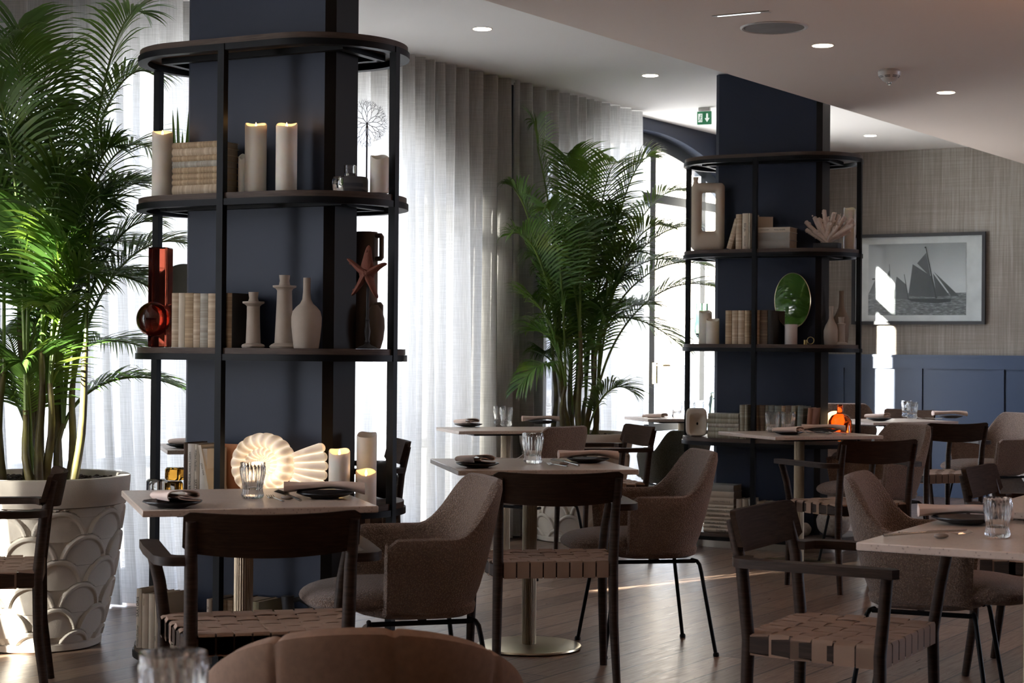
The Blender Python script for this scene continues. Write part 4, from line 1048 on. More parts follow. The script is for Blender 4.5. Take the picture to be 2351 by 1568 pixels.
# far unit, bottom shelf
hu = [PLAIN['grey'], PLAIN['sand'], PLAIN['sand'], PLAIN['cream'], PLAIN['cream'], PLAIN['sand'], PLAIN['cream'], PLAIN['cream'], PLAIN['cream'], PLAIN['cream']]
stack('far', 4, -.20, 1618, 1688, [1116, 1131, 1146, 1162, 1170, 1180, 1190, 1199, 1207, 1216, 1225], hu, ['thick grey book', 'dark-edged sand book', 'wide sand book', 'thin cream book', 'cream book', 'greyish book', 'cream book', 'cream book', 'script-titled cream book', 'large-titled cream book'], 'books lying at the left of the bottom shelf', 'on the far bottom shelf', dep=.15,
      titles=[None, None, [('E. G. Gibbon: Okoriai', 0.0126, .6)], [('KERTESZ KOVATS', 0.0098, .6)], [('Mihaly Tersanszky A Kakasutca', 0.0126, .5)], [('PEST MEGYE KOZSEGEI 1907', 0.0112, .5)], [('A NEGYED NYITANY', 0.0112, .5)], [('N\u00e9meth Gy\u00f6rgy A TIBETI BIBLIA', 0.0126, .5)], [('A. Modigliani', 0.0140, .4)], [('RUBENS', 0.0182, .6)]], flip=True)
stand('far', 4, -.20, [(1693, 1705, 1146, PLAIN['sand'], 'grey-sand book', [('A', .010, .6)]), (1707, 1719, 1146, PLAIN['sand'], 'grey-sand book', [('A', .010, .6)]), (1731, 1736, 1146, PLAIN['white'], 'thin white book', [], -8), (1741, 1756, 1152, VEL[0], 'cream striped book'), (1758, 1773, 1153, VEL[3], 'pale grey book'), (1775, 1789, 1154, VEL[0], 'cream book'), (1791, 1804, 1155, VEL[0], 'cream book')],
      'books standing on the bottom shelf of the far unit', 'on the far bottom shelf', dep=.15)

# ------------------------------------------------------------------ candles
def candle(key, k, d, px0, px1, ytop, label, flame=True, dip=.021, ph=0, group='ivory pillar candles'):
    p = U(key, (px0+px1)/2, d, k); s_ = mpp(p); r_ = (px1-px0)*s_/2; zt = aty((px0+px1)/2, ytop, p.y).z; h = zt-p.z
    t = thing('pillar_candle', label, 'candle', p+Vector((0, 0, .0004)), 0, group); a = MB(); n = 40; P = []
    for i in range(n+1):
        q = 2*PI*i/n; zz = h-dip*(.5-.5*sin(q+(ph-1.5)*.15))**1.6-.002*sin(q*3+ph*2)-.002
        row = [Vector((rr*cos(q), rr*sin(q), z)) for rr, z in ((r_*.97, 0), (r_, .004), (r_, zz*.5), (r_, zz-.004), (r_-.002, zz), (r_-.005, zz-.002), (r_*.84, h-dip-.006), (r_*.4, h-dip-.010))]
        P.append(row)
    a.grid(P); a.add([P[i][-1] for i in range(n)], [tuple(range(n))]); a.add([P[i][0] for i in range(n)], [tuple(range(n))]); a.build('wax_body', M['candle'], t)
    if flame:
        a = MB(); z0 = h-dip-.008; a.lathe([(.0018, z0), (.0042, z0+.008), (.0046, z0+.012), (.0026, z0+.019), (.0002, z0+.026)], 14); a.build('flame', M['flame'], t)
        L = bpy.data.lights.new('candle_light', 'POINT'); L.energy = .12; L.color = (1, .55, .2); L.shadow_soft_size = .008
        lo = bpy.data.objects.new('candle_light', L); COL.objects.link(lo); lo.parent = t; lo.location = (0, 0, z0+.036)
    return t
candle('near', 1, -.19, 345, 392, 297, 'tall ivory candle at the left end of the top shelf, beside the book stack')
candle('near', 1, -.21, 558, 608, 279, 'left one of the tall pair of ivory candles on the top shelf', ph=1)
candle('near', 1, -.21, 629, 678, 279, 'right one of the tall pair of ivory candles on the top shelf', ph=2)
candle('near', 1, -.185, 543, 562, 352, 'short slim ivory candle half hidden behind the tall pair on the top shelf', False, ph=3)
candle('near', 1, -.08, 846, 889, 353, 'ivory candle at the right end of the top shelf, beside the glass flask', False, ph=.5)
candle('near', 3, -.21, 757, 806, 1029, 'lit ivory candle right beside the glowing shell lamp', ph=1)
candle('near', 3, .02, 821, 867, 991, 'tall warm-lit candle behind the short one, right end of the lower shelf', False, ph=2)
candle('near', 3, -.14, 819, 867, 1076, 'short lit candle before the tall one, right end of the lower shelf', ph=.2)
candle('far', 1, .02, 1935, 1962, 475, 'warm-lit candle behind the white coral on the far unit', False, ph=1)
candle('far', 2, -.11, 1604, 1634, 712, 'taller white candle before the green glass vase on the far unit', False, ph=1)
candle('far', 2, -.20, 1621, 1651, 730, 'shorter white candle before the green glass vase on the far unit', False, ph=2)

# ------------------------------------------------------------------ lathe-turned vases and holders
def turned(name, key, k, d, px, ytop, prof, m, label, cat, group=None, n=40, parts=None, mod=None):
    """prof in photo pixels: (radius, pixel row)"""
    p = U(key, px, d, k); s_ = mpp(p); yb = prof[0][1]; zs = aty(px, ytop, p.y).z-p.z; tot = yb-ytop
    t = thing(name, label, cat, p+Vector((0, 0, .0004)), 0, group)
    a = MB(); pr = [(.0001, 0)]+[(r_*s_, (yb-y)/tot*zs) for r_, y in prof]
    top_r, top_z = pr[-1]; pr += [(max(top_r-.003, .0002), top_z), (max(top_r-.003, .0002), top_z-.03), (.0001, top_z-.032)]
    a.lathe(pr, n, cap=False, mod=mod); a.build('body', m, t); return t
turned('candlestick', 'near', 2, -.268, 581, 671, [(25, 801), (27, 797), (25, 793), (17, 790), (16, 760), (15, 730), (15, 704), (19, 700), (25, 697), (25, 693), (12, 692), (10, 685), (11, 678), (11.5, 671)], M['ceramic'], 'shorter stoneware candlestick, left of the tall one on the middle shelf', 'candlestick', 'stoneware candlesticks')
turned('candlestick', 'near', 2, -.22, 652, 632, [(32, 800), (34, 796), (30, 792), (22, 788), (20, 750), (18, 700), (17, 668), (20, 663), (27, 660), (27, 656), (13, 655), (11, 645), (12, 638), (12.5, 632)], M['ceramic'], 'taller stoneware candlestick, left of the round bottle vase on the middle shelf', 'candlestick', 'stoneware candlesticks')
turned('bottle_vase', 'near', 2, -.23, 703, 638, [(28, 802), (29, 799), (32, 775), (34.5, 750), (35, 730), (32, 716), (24, 706), (15, 698), (10, 688), (8.5, 670), (8.5, 645), (8.5, 638)], M['ceramic'], 'round stoneware bottle vase with long neck on the middle shelf of the near unit', 'vase')
turned('bottle_vase', 'far', 2, .02, 1931, 668, [(14, 790), (15, 786), (17, 770), (17, 750), (18.5, 740), (18, 730), (12, 718), (7, 705), (5.5, 690), (5.5, 668)], mat('brown_clay', (.20, .145, .105), .85, nb=.3), 'tall dark brown bottle vase at the right end of the far unit', 'vase')
turned('bottle_vase', 'far', 2, -.12, 1908, 703, [(15, 792), (16, 788), (17, 772), (17, 760), (14, 748), (9, 740), (5, 730), (4.5, 715), (5, 703)], M['ceramic'], 'pale stoneware bottle vase at the right end of the far unit', 'vase')
turned('candlestick', 'far', 2, -.10, 1931, 728, [(15, 792), (15, 788), (9, 785), (8.5, 770), (8.5, 748), (10, 746), (10, 743), (6, 742), (5.5, 735), (7.5, 728)], M['ceramic'], 'small stoneware candlestick before the dark brown bottle vase on the far unit', 'candlestick')
# glass flask near top shelf
turned('glass_flask', 'near', 1, -.12, 800, 380, [(39, 437), (42, 433), (42, 410), (40, 405), (30, 404), (15, 403), (14, 400), (14, 384), (14, 380)], M['glass'], 'squat ribbed glass flask at the right of the top shelf', 'vase', mod=lambda q, z: 1+.012*sin(q*36))
# dark urn and stone spheres on bottom shelves
p = U('near', 700, -.2, 4); t = thing('black_vase', 'matte black round vase with a crooked neck on the bottom shelf of the near unit', 'vase', p+Vector((0, 0, .001)))
a = MB(); a.lathe([(.0001, 0), (.035, 0), (.070, .03), (.082, .08), (.075, .125), (.045, .158), (.02, .17), (.0001, .172)], 36, cap=False); a.build('body', M['matte_black'], t)
a = MB(); a.tube([(-.045, 0, .13), (-.052, 0, .19), (-.055, 0, .235)], [.026, .022, .024], 18); a.tube([(-.05, 0, .215), (-.01, 0, .225), (.03, 0, .20), (.035, 0, .14)], .010, 10); a.build('neck', M['matte_black'], t)
def blob(key, k, d, px, r_px, label, m, sc=(1, 1, 1)):
    p = U(key, px, d, k); r_ = r_px*mpp(p); t = thing('stone_ball', label, 'stone', p+Vector((0, 0, r_*sc[2]+.0004)), 0)
    a = MB(); a.sphere((0, 0, 0), r_, 32, 20, sc, fn=lambda d_: 1+.02*sin(d_.x*7+d_.y*5)+.015*sin(d_.z*9)); a.build('stone', m, t); return t
blob('far', 4, -.19, 1851, 15, 'small pitted stone ball on the bottom shelf of the far unit', M['stone'])
blob('far', 4, -.16, 1917, 39, 'large speckled stone ball on the bottom shelf of the far unit', M['stone'], (1, 1, .88))
blob('near', 4, .02, 858, 29, 'speckled flat stone standing at the right end of the bottom shelf', M['stone'], (1, .45, 1.3))
blob('near', 3, .17, 882, 33, 'matte black round vase standing behind the candles at the right end of the lower shelf', M['matte_black'], (1, 1, 1.3))

# red block vase
p = U('near', 367, -.10, 2); s_ = mpp(p)
t = thing('block_vase', 'tall square amber-red glass vase with a round bulge at the left end', 'vase', p+Vector((0, 0, .0006)), -TU+rad(16))
a = MB(); hh = aty(367, 569, p.y).z-p.z; w_ = 30*s_*1.45
a.box((0, 0, hh/2), (w_, w_, hh), bev=.004); a.build('block_body', M['redglass'], t)
a = MB(); a.sphere((-.018, -.02, hh*.28), .068, 36, 22, (1, 1, 1.0)); a.build('bulb', M['redglass'], t)
# round dark disc behind it
p = U('near', 420, .17, 2); t = thing('round_tray', 'dark round disc standing behind the red block vase', 'tray', p+Vector((0, 0, .0006)), -TU)
a = MB(); a.lathe([(.0001, -.006), (.168, -.006), (.17, 0), (.168, .006), (.0001, .006)], 56, (0, 0, .17), Matrix.Rotation(PI/2, 4, 'X'), cap=False); a.build('disc', mat('dark_bronze', (.045, .038, .028), .5, .6), t)
# starfish on a turned stand
p = U('near', 843, -.10, 2); t = thing('starfish', 'rust-red starfish mounted on a turned black stand at the right of the middle shelf', 'ornament', p+Vector((0, 0, .0004)), rad(-8))
def hz(y): return aty(843, y, p.y).z-p.z
a = MB(); pr = [(.0001, 0), (.036, 0), (.038, .003), (.030, .008), (.014, .014), (.008, .02), (.010, .026), (.007, .034), (.010, .05), (.012, .065), (.008, .085), (.006, .10), (.009, .106), (.0055, .112), (.005, hz(640)), (.0001, hz(640))]
a.lathe(pr, 24, cap=False); a.build('stand', M['matte_black'], t)
a = MB(); cz = hz(628)
tips = [(795, 597), (848, 562), (890, 607), (868, 684), (806, 680)]
for x, y in tips:
    e = Vector(((x-843)*mpp(p), -.012+random.uniform(-.01, .01), hz(y))); c_ = Vector((0, -.012, cz)); pts = [c_.lerp(e, f)+Vector((0, -.006*sin(f*3), .004*sin(f*5+x))) for f in (0, .2, .4, .6, .8, .93, 1)]
    a.tube(pts, [.030, .025, .0195, .0155, .0120, .0085, .003], 12, flat=.6)
    for f in (.15, .3, .45, .6, .75): q = c_.lerp(e, f); a.sphere((q.x+.004*sin(f*40), q.y-.013+.007*f, q.z), .0062, 8, 6)
a.sphere((0, -.014, cz), .030, 16, 10, (1, .6, 1)); a.build('starfish_body', M['starfish'], t)
# handled jug behind
p = U('near', 838, .16, 2); t = thing('handled_vase', 'brown clay cylinder vase with square loop handles behind the starfish', 'vase', p+Vector((0, 0, .0004)), -TU)
cl = mat('dark_clay', (.13, .095, .07), .85, nb=.3); hh = aty(838, 533, p.y).z-p.z
a = MB(); a.lathe([(.0001, 0), (.040, 0), (.046, .02), (.046, hh-.02), (.044, hh), (.040, hh), (.038, hh-.03), (.0001, hh-.04)], 36, cap=False); a.build('body', cl, t)
for z0, z1 in ((hh-.015, hh-.10), (.17, .115)):
    a = MB(); a.tube([(.04, 0, z0), (.068, 0, z0), (.070, 0, z0-.003), (.070, 0, z1), (.068, 0, z1-.003), (.04, 0, z1-.003)], .009, 8); a.build('handle', cl, t)
turned('round_vase', 'near', 2, .12, 860, 700, [(12, 797), (14, 795), (20, 775), (23, 750), (22, 730), (16, 712), (9, 703), (8, 700)], cl, 'round clay vase behind the turned black stand on the middle shelf', 'vase')
# sea fan
p = U('near', 838, .20, 1); t = thing('sea_fan', 'black branching sea fan against the bright curtain, behind the near column', 'ornament', p+Vector((0, 0, .0004)), -TU)
a = MB(); a.box((0, 0, .01), (.07, .05, .02), bev=.003); a.tube([(0, 0, .02), (0, 0, .21)], .003, 8); a.build('stand', M['matte_black'], t)
a = MB(); R = random.Random(5); c0 = Vector((0, 0, .30))
def twig(p0, ang, l_, r_, dep):
    if dep == 0: return
    p1 = p0+Vector((cos(ang), R.uniform(-.15, .15), sin(ang)))*l_; a.tube([p0, p1], [r_, r_*.8], 5)
    for da in (-.42, .40): twig(p1, ang+da+R.uniform(-.2, .2), l_*R.uniform(.72, .92), r_*.8, dep-1)
for k in range(9): twig(c0, k*2*PI/9+.2, .024, .0014, 6)
a.tube([(0, 0, .2), c0], .003, 8); a.build('branches', M['matte_black'], t)
# succulent spikes behind the book stack
p = U('near', 412, .06, 1); t = thing('potted_agave', 'small spiky green plant behind the book stack on the top shelf', 'plant', p+Vector((0, 0, .0004)))
a = MB(); a.lathe([(.0001, 0), (.032, 0), (.042, .07), (.038, .07), (.034, .06), (.0001, .058)], 28, cap=False); a.build('pot', M['matte_black'], t)
for k, (px, py) in enumerate([(357, 280), (394, 255), (407, 250), (428, 238), (442, 262), (450, 300), (415, 300), (372, 310)]):
    a = MB(); e = Vector(((px-412)*mpp(p)*1.0, R.uniform(-.05, .05), aty(412, py, p.y).z-p.z)); b0 = Vector((0, 0, .05)); P = []
    for i in range(9):
        f = i/8; c_ = b0.lerp(e, f); c_.x += (e.x)*.2*sin(PI*f); w_ = .011*(1-f)**.7*(.7+.6*f)+.0002; P.append([c_+Vector((-w_, 0, 0)), c_+Vector((0, .003, 0)), c_+Vector((w_, 0, 0))])
    a.grid(P); a.build('leaf', M['leaf'], t)
# glass blocks
def gblock(px, py_top, d, k, w_, h_, m, label, z=0, rz=0):
    p = U('near', px, d, k); t = thing('glass_block', label, 'glass block', p+Vector((0, 0, z+.0006)), -TU+rad(rz), 'glass blocks left of the books')
    a = MB(); a.box((0, 0, h_/2), (w_, w_*.8, h_), bev=.008); a.build('block', m, t); return t
gblock(362, 0, -.14, 3, .068, .060, M['glass'], 'clear glass block at the left end of the lower shelf')
gblock(385, 0, .0, 3, .10, .045, M['glass'], 'wide clear glass block behind the small clear one', 0)
gblock(402, 0, -.14, 3, .062, .055, M['amberglass'], 'dark amber glass block beside the clear one on the lower shelf')
gblock(404, 0, -.13, 3, .066, .050, M['amberglass'], 'golden amber glass block on top of the dark one', .0575, 8)

# ammonite lamp
p = U('near', 640, -.215, 3); t = thing('shell_lamp', 'glowing white spiral shell lamp on the lower shelf of the near unit', 'lamp', p+Vector((0, 0, .002)), -TU)
def shellmat():
    m, n, l, b = new_mat('glowing_alabaster'); setc(b.inputs['Base Color'], (.8, .72, .62))
    v = coords(n, l); at_ = n.new('ShaderNodeAttribute'); at_.attribute_name = 'thin'
    w = noise(n, l, v, 38, 4)
    ad = n.new('ShaderNodeMath'); ad.operation = 'MULTIPLY_ADD'; ad.inputs[1].default_value = .45; l.new(w, ad.inputs[0]); l.new(at_.outputs['Fac'], ad.inputs[2])
    l.new(ramp(n, l, ad.outputs[0], [(.2, (.60, .40, .24)), (.6, (.95, .70, .46)), (1, (1, .86, .66))]), b.inputs['Emission Color'])
    st_ = n.new('ShaderNodeMapRange'); st_.inputs[1].default_value = .15; st_.inputs[2].default_value = 1.2; st_.inputs[3].default_value = .34; st_.inputs[4].default_value = .95
    l.new(ad.outputs[0], st_.inputs[0]); l.new(st_.outputs[0], b.inputs['Emission Strength']); b.inputs['Roughness'].default_value = .5
    bump(n, l, b, noise(n, l, v, 120), .3, .001); return m
SM = shellmat(); a = MB(); turns = 3.3; n = 560; P = []; thin = []
sx_ = sc_x = mpp(p)/.84; sz_ = mpp(p); cx_ = (612-640)*sx_; cz_ = (1152-1064)*sz_
def Rsp(dl): return 88*(math.exp(-.052*dl) if dl < 2*PI else math.exp(-.052*2*PI)*math.exp(-.125*(dl-2*PI)))
for i in range(n+1):
    dl = (1-i/n)*turns*2*PI; an = rad(-38)-dl; Ro = Rsp(dl); Ri = Rsp(dl+2*PI)*.97 if dl < (turns-1)*2*PI else 0; tr = (Ro-Ri)/2*1.06; rc = (Ro+Ri)/2
    ribs = abs(sin(an*9.5+.25*sin(dl))); k = .84+.16*ribs**.55; row = []
    for j in range(17):
        q = 2*PI*j/16; r_ = rc+tr*k*cos(q); row.append(Vector((cx_+r_*cos(an)*sx_, -.012*(1-dl/20)*0+sin(q)*(.010+tr*.00115)*k*1.2, cz_+r_*sin(an)*sz_))); thin.append((1-ribs**.6)*.8+.04*min(1, dl/15))
    P.append(row)
a.grid(P)
o = a.build('spiral_shell', SM, t)
def thinattr(o, P, thin):
    at_ = o.data.attributes.new('thin', 'FLOAT', 'POINT')
    from mathutils import kdtree
    kd = kdtree.KDTree(len(thin)); k = 0
    for r_ in P:
        for q in r_: kd.insert(q, k); k += 1
    kd.balance()
    for v in o.data.vertices: at_.data[v.index].value = thin[kd.find(v.co)[1]]
thinattr(o, P, thin)
# flared mouth
a = MB(); P2 = []; thin2 = []
for i in range(91):
    f = i/90; row = []; rb_ = abs(sin(f*PI*6)); k = .55+.45*rb_**.5
    for j in range(14):
        g = j/13; an = rad(-31+54*f); R_ = 74+68*g-7*(1-rb_**.5)*g; th_ = (.020+.012*sin(PI*min(1, g*.9+.1)))*k*(1-.55*g**4)
        row.append((Vector((cx_+cos(an)*R_*sx_, -.004, cz_+sin(an)*R_*sz_)), th_))
    P2.append(row)
front = [[q+Vector((0, -w_, 0)) for q, w_ in r_] for r_ in P2]; back = [[q+Vector((0, w_, 0)) for q, w_ in r_] for r_ in P2]
G = [front[i]+back[i][::-1]+[front[i][0]] for i in range(91)]
a.grid(G); a.add(G[0][:-1], [tuple(range(28))]); a.add(G[-1][:-1], [tuple(range(28))])
thin2 = [(1-abs(sin(i/90*PI*6))**.6)*.7 for i in range(91) for _ in G[0]]
o = a.build('shell_mouth', SM, t); thinattr(o, G, thin2)
L = bpy.data.lights.new('shell_lamp_light', 'POINT'); L.energy = .45; L.color = (1, .72, .45); L.shadow_soft_size = .05
lo = bpy.data.objects.new('shell_lamp_light', L); COL.objects.link(lo); lo.parent = t; lo.location = (0, -.09, .12)

# far unit ornaments: looped ceramic vase
p = U('far', 1623, -.20, 1); s_ = mpp(p); t = thing('looped_vase', 'pale ceramic vase shaped as a tall open loop with a short neck', 'vase', p+Vector((0, 0, .0004)), -TU+rad(20))
hy = lambda y: aty(1623, y, p.y).z-p.z
a = MB(); P = []; z0, z1 = hy(572), hy(420); w_ = 38*s_
def rrect(x0, x1, za, zb, r_, n=7):
    o = []
    for cx, cz, a0 in ((x1-r_, zb-r_, 0), (x0+r_, zb-r_, 90), (x0+r_, za+r_, 180), (x1-r_, za+r_, 270)):
        for i in range(n+1): q = rad(a0+90*i/n); o.append((cx+r_*cos(q), cz+r_*sin(q)))
    return o
outer = rrect(-w_, w_, 0.0, z1, .030); inner = rrect(-14*s_, 17*s_, hy(531), hy(443), .012)
N = len(outer); rings_ = []
for i in range(N+1):
    (ox, oz), (ix, iz) = outer[i % N], inner[i % N]; row = []
    for j in range(12):
        q = 2*PI*j/12; f = .5+.5*cos(q); yy = sin(q)*.030; row.append(Vector((ix+(ox-ix)*f, yy, iz+(oz-iz)*f)))
    rings_.append(row+[row[0]])
a.grid(rings_); a.build('loop_body', M['ceramic_pale'], t)
a = MB(); nx = -w_+.022; a.lathe([(.020, z1-.02), (.017, z1-.002), (.014, z1+.012), (.017, z1+.026), (.0185, z1+.030), (.0185, z1+.036), (.0001, z1+.037)], 24, (nx+.004, 0, 0), cap=False); a.build('neck', M['ceramic_pale'], t)
# coral on a black block
p = U('far', 1896, -.15, 1); s_ = mpp(p); t = thing('coral', 'white branching coral on a black block, right end of the far unit', 'ornament', p+Vector((0, 0, .0004)), -TU)
a = MB(); a.box((.004, 0, .018), (.155, .085, .035), bev=.002); a.build('block', M['matte_black'], t)
a = MB(); R = random.Random(4); hc = lambda y: aty(1896, y, p.y).z-p.z
for (x, y, dy) in [(1850, 508, 0), (1853, 527, -.02), (1868, 498, .01), (1880, 502, -.02), (1890, 483, .0), (1894, 500, .02), (1913, 490, -.01), (1921, 495, .02), (1935, 500, .0), (1950, 505, .02), (1954, 520, -.02), (1945, 530, .01), (1870, 530, -.03), (1925, 520, -.03), (1905, 512, -.02)]:
    e = Vector(((x-1896)*s_*1.08, dy, hc(y))); b0 = Vector((R.uniform(-.02, .02), 0, .034)); m1 = b0.lerp(e, .4)+Vector((-.10*e.x, 0, -.004)); pts = [b0, m1, b0.lerp(e, .75), e, e+(e-m1).normalized()*.005]
    a.tube(pts, [.015, .0145, .0135, .0135, .005], 10); 
    for _ in range(3):
        f = R.uniform(.45, .9); q = b0.lerp(e, f); an = R.uniform(0, 2*PI); v_ = Vector((cos(an)*.022, R.uniform(-.012, .006), abs(sin(an))*.022)); a.tube([q, q+v_*.7, q+v_], [.011, .0105, .005], 8)
    for _ in range(14):
        f = R.uniform(.2, 1.02); q = b0.lerp(e, f); an = R.uniform(0, 2*PI); a.sphere((q.x+.0125*cos(an), q.y+.008*sin(an*2), q.z+.0125*sin(an)), R.uniform(.003, .0055), 6, 5)
a.build('branches', M['coral'], t)
# green glass vase and dark hoop behind
p = U('far', 1611, .12, 2); t = thing('green_vase', 'green glass bottle vase behind the white candles on the far unit', 'vase', p+Vector((0, 0, .0004)))
hg = aty(1608, 697, p.y).z-p.z; a = MB(); a.lathe([(.0001, 0), (.020, 0), (.022, .01), (.018, .03), (.035, .05), (.048, .08), (.050, .11), (.044, .145), (.040, .155), (.040, hg), (.037, hg), (.037, .16), (.046, .11), (.042, .07), (.0001, .035)], 36, cap=False); a.build('body', M['greenglass'], t)
a = MB(); a.tube([(-.045+.055*cos(q)*-1, 0, .10+.07*sin(q)) for q in [rad(-80+160*i/16) for i in range(17)]], .003, 8); a.build('loop', M['matte_black'], t)
# oval mirror
p = U('far', 1815, -.205, 2); s_ = mpp(p); t = thing('oval_mirror', 'oval table mirror with thin gold rim standing in a marble cylinder', 'mirror', p+Vector((0, 0, .0004)))
marble = mat('white_marble', (.62, .58, .56), .4, c2=(.5, .47, .46)); hm = lambda y: aty(1815, y, p.y).z-p.z
a = MB(); a.lathe([(.0001, 0), (.0385, 0), (.039, .002), (.039, hm(746)), (.0375, hm(745)), (.0001, hm(745))], 40, (0, -.012, 0), cap=False); a.build('marble_base', marble, t)
cz = hm(690); B_ = 63*s_; A_ = 40*s_; MN = Vector((-.464, -.886, 0)); MH = Vector((.886, -.464, 0)); MC = Vector((0, .0, cz))+Vector((.464, .886, 0))*.03
MPT = lambda q, f=1, o=0: MC+MN*o+MH*(A_*1.06*f*cos(q))+Vector((0, 0, B_*f*sin(q)))
a = MB(); a.add([MPT(2*PI*i/72, 1, .0035) for i in range(72)], [tuple(range(72))])
mm, n_, l_, b_ = new_mat('mirror_silver'); setc(b_.inputs['Base Color'], (.85, .85, .85)); b_.inputs['Metallic'].default_value = 1; b_.inputs['Roughness'].default_value = .02
a.build('mirror_glass', mm, t, smooth=False)
a = MB(); a.tube([MPT(2*PI*i/72) for i in range(73)], .0036, 8, up=MN)
a.add([MPT(2*PI*i/72, 1, -.003) for i in range(72)], [tuple(range(72))]); a.build('rim', mat('pale_gold', (.75, .62, .40), .3, 1), t)
# brass ring ornament
p = U('far', 1852, -.22, 2); t = thing('brass_ring_ornament', 'small brass ring beside a short brass tube under the oval mirror', 'ornament', p+Vector((0, 0, .0004)), -TU)
a = MB(); a.lathe([(.0105, 0), (.0115, .0), (.0115, .028), (.0105, .028), (.0105, 0)], 24, (-.008, 0, 0), cap=False); a.build('tube', M['brass_dull'], t)
a = MB(); a.tube([(.024+.021*cos(q), .0, .024+.021*sin(q)) for q in [2*PI*i/40 for i in range(41)]], .0022, 8, up=(0, 1, .01)); a.build('ring', M['brass_dull'], t)
# pierced ceramic block
p = U('far', 1600, -.14, 3); s_ = mpp(p); t = thing('pierced_block', 'pale sand ceramic block vase with a dished square side and small hole', 'vase', p+Vector((0, 0, .0004)), -TU+rad(24))
a = MB(); P = []; n = 26; A_ = .066; B_ = .088
def sq(q, A, B, e=.42): return (A*(abs(cos(q))**e)*(1 if cos(q) > 0 else -1), B*(abs(sin(q))**e)*(1 if sin(q) > 0 else -1))
rows = []
for (k, y) in ((.02, .05), (.6, .05), (.92, .045), (1.0, .03), (1.02, 0), (1.0, -.035), (.93, -.052), (.80, -.054), (.66, -.046), (.5, -.030), (.3, -.016), (.12, -.010), (.10, .0)):
    e = .42 if k > .3 else 1
    sh = -.012 if y < -.03 or k < .6 and y < .04 else 0
    r_ = [Vector((sq(q, A_*k, B_*k, e)[0]+(.006 if k <= .8 and y < .04 else 0), y, B_*1.02+sq(q, A_*k, B_*k, e)[1]-(.010 if k <= .8 and y < .04 else 0))) for q in [2*PI*i/48 for i in range(48)]]
    rows.append(r_+[r_[0]])
a.grid(rows); a.build('body', M['ceramic_pale'], t)
a = MB(); a.lathe([(.0001, 0), (.010, 0)], 20, (.006, .001, B_*1.02-.010), Matrix.Rotation(PI/2, 4, 'X'), cap=False); a.build('hole', M['matte_black'], t)
# orange glass vase with lit shade behind
p = U('far', 1930, -.10, 3); t = thing('orange_vase', 'glowing orange glass bottle vase at the right end of the far unit', 'vase', p+Vector((0, 0, .0004)))
ho = aty(1930, 929, p.y).z-p.z; a = MB(); R_ = 28*mpp(p)
a.lathe([(.0001, 0), (R_*.8, 0), (R_*.97, .03), (R_, .065), (R_*.94, ho*.55), (R_*.68, ho*.69), (R_*.32, ho*.745), (R_*.27, ho*.78), (R_*.27, ho), (R_*.23, ho), (R_*.23, ho*.76), (R_*.62, ho*.67), (R_*.88, ho*.54), (R_*.9, .05), (.0001, .008)], 40, cap=False); a.build('body', M['orangeglass'], t)
p = U('far', 1918, .17, 3); t = thing('petal_lamp', 'small glowing petal-shaped lamp behind the orange vase', 'lamp', p+Vector((0, 0, .0004)))
a = MB(); a.lathe([(.0001, 0), (.03, 0), (.03, .02), (.008, .025), (.008, .07), (.0001, .07)], 24, cap=False); a.build('base', M['matte_black'], t)
a = MB(); a.sphere((0, 0, .115), .055, 40, 18, (1.1, 1, 1), fn=lambda d: 1+.16*cos(5*math.atan2(d.y, d.x))*(1-abs(d.z))); a.build('shade', emit('petal_lamp_glow', (1, .62, .30), 2.6), t)
p = U('far', 1893, -.18, 3); t = thing('amber_tray', 'small amber glass block tray beside the orange vase', 'tray', p+Vector((0, 0, .0004)), -TU)
a = MB(); a.box((0, 0, .022), (.085, .05, .042), bev=.005); a.build('block', M['redglass'], t)
# pale bottle beyond the far unit on the door table
p = at(1632, 944, TH); p = Vector((1.43, 12.42, TH)); t = thing('glass_statuette', 'pale green glass figure bottle standing on the table by the arched door', 'ornament', p+Vector((0, 0, .0005)))
a = MB(); a.lathe([(.0001, 0), (.028, 0), (.030, .02), (.024, .06), (.026, .09), (.018, .12), (.020, .14), (.012, .155), (.016, .17), (.010, .18), (.0001, .182)], 20, cap=False, mod=lambda q, z: 1+.12*sin(q*3+z*40)); a.build('body', M['greenglass'], t)

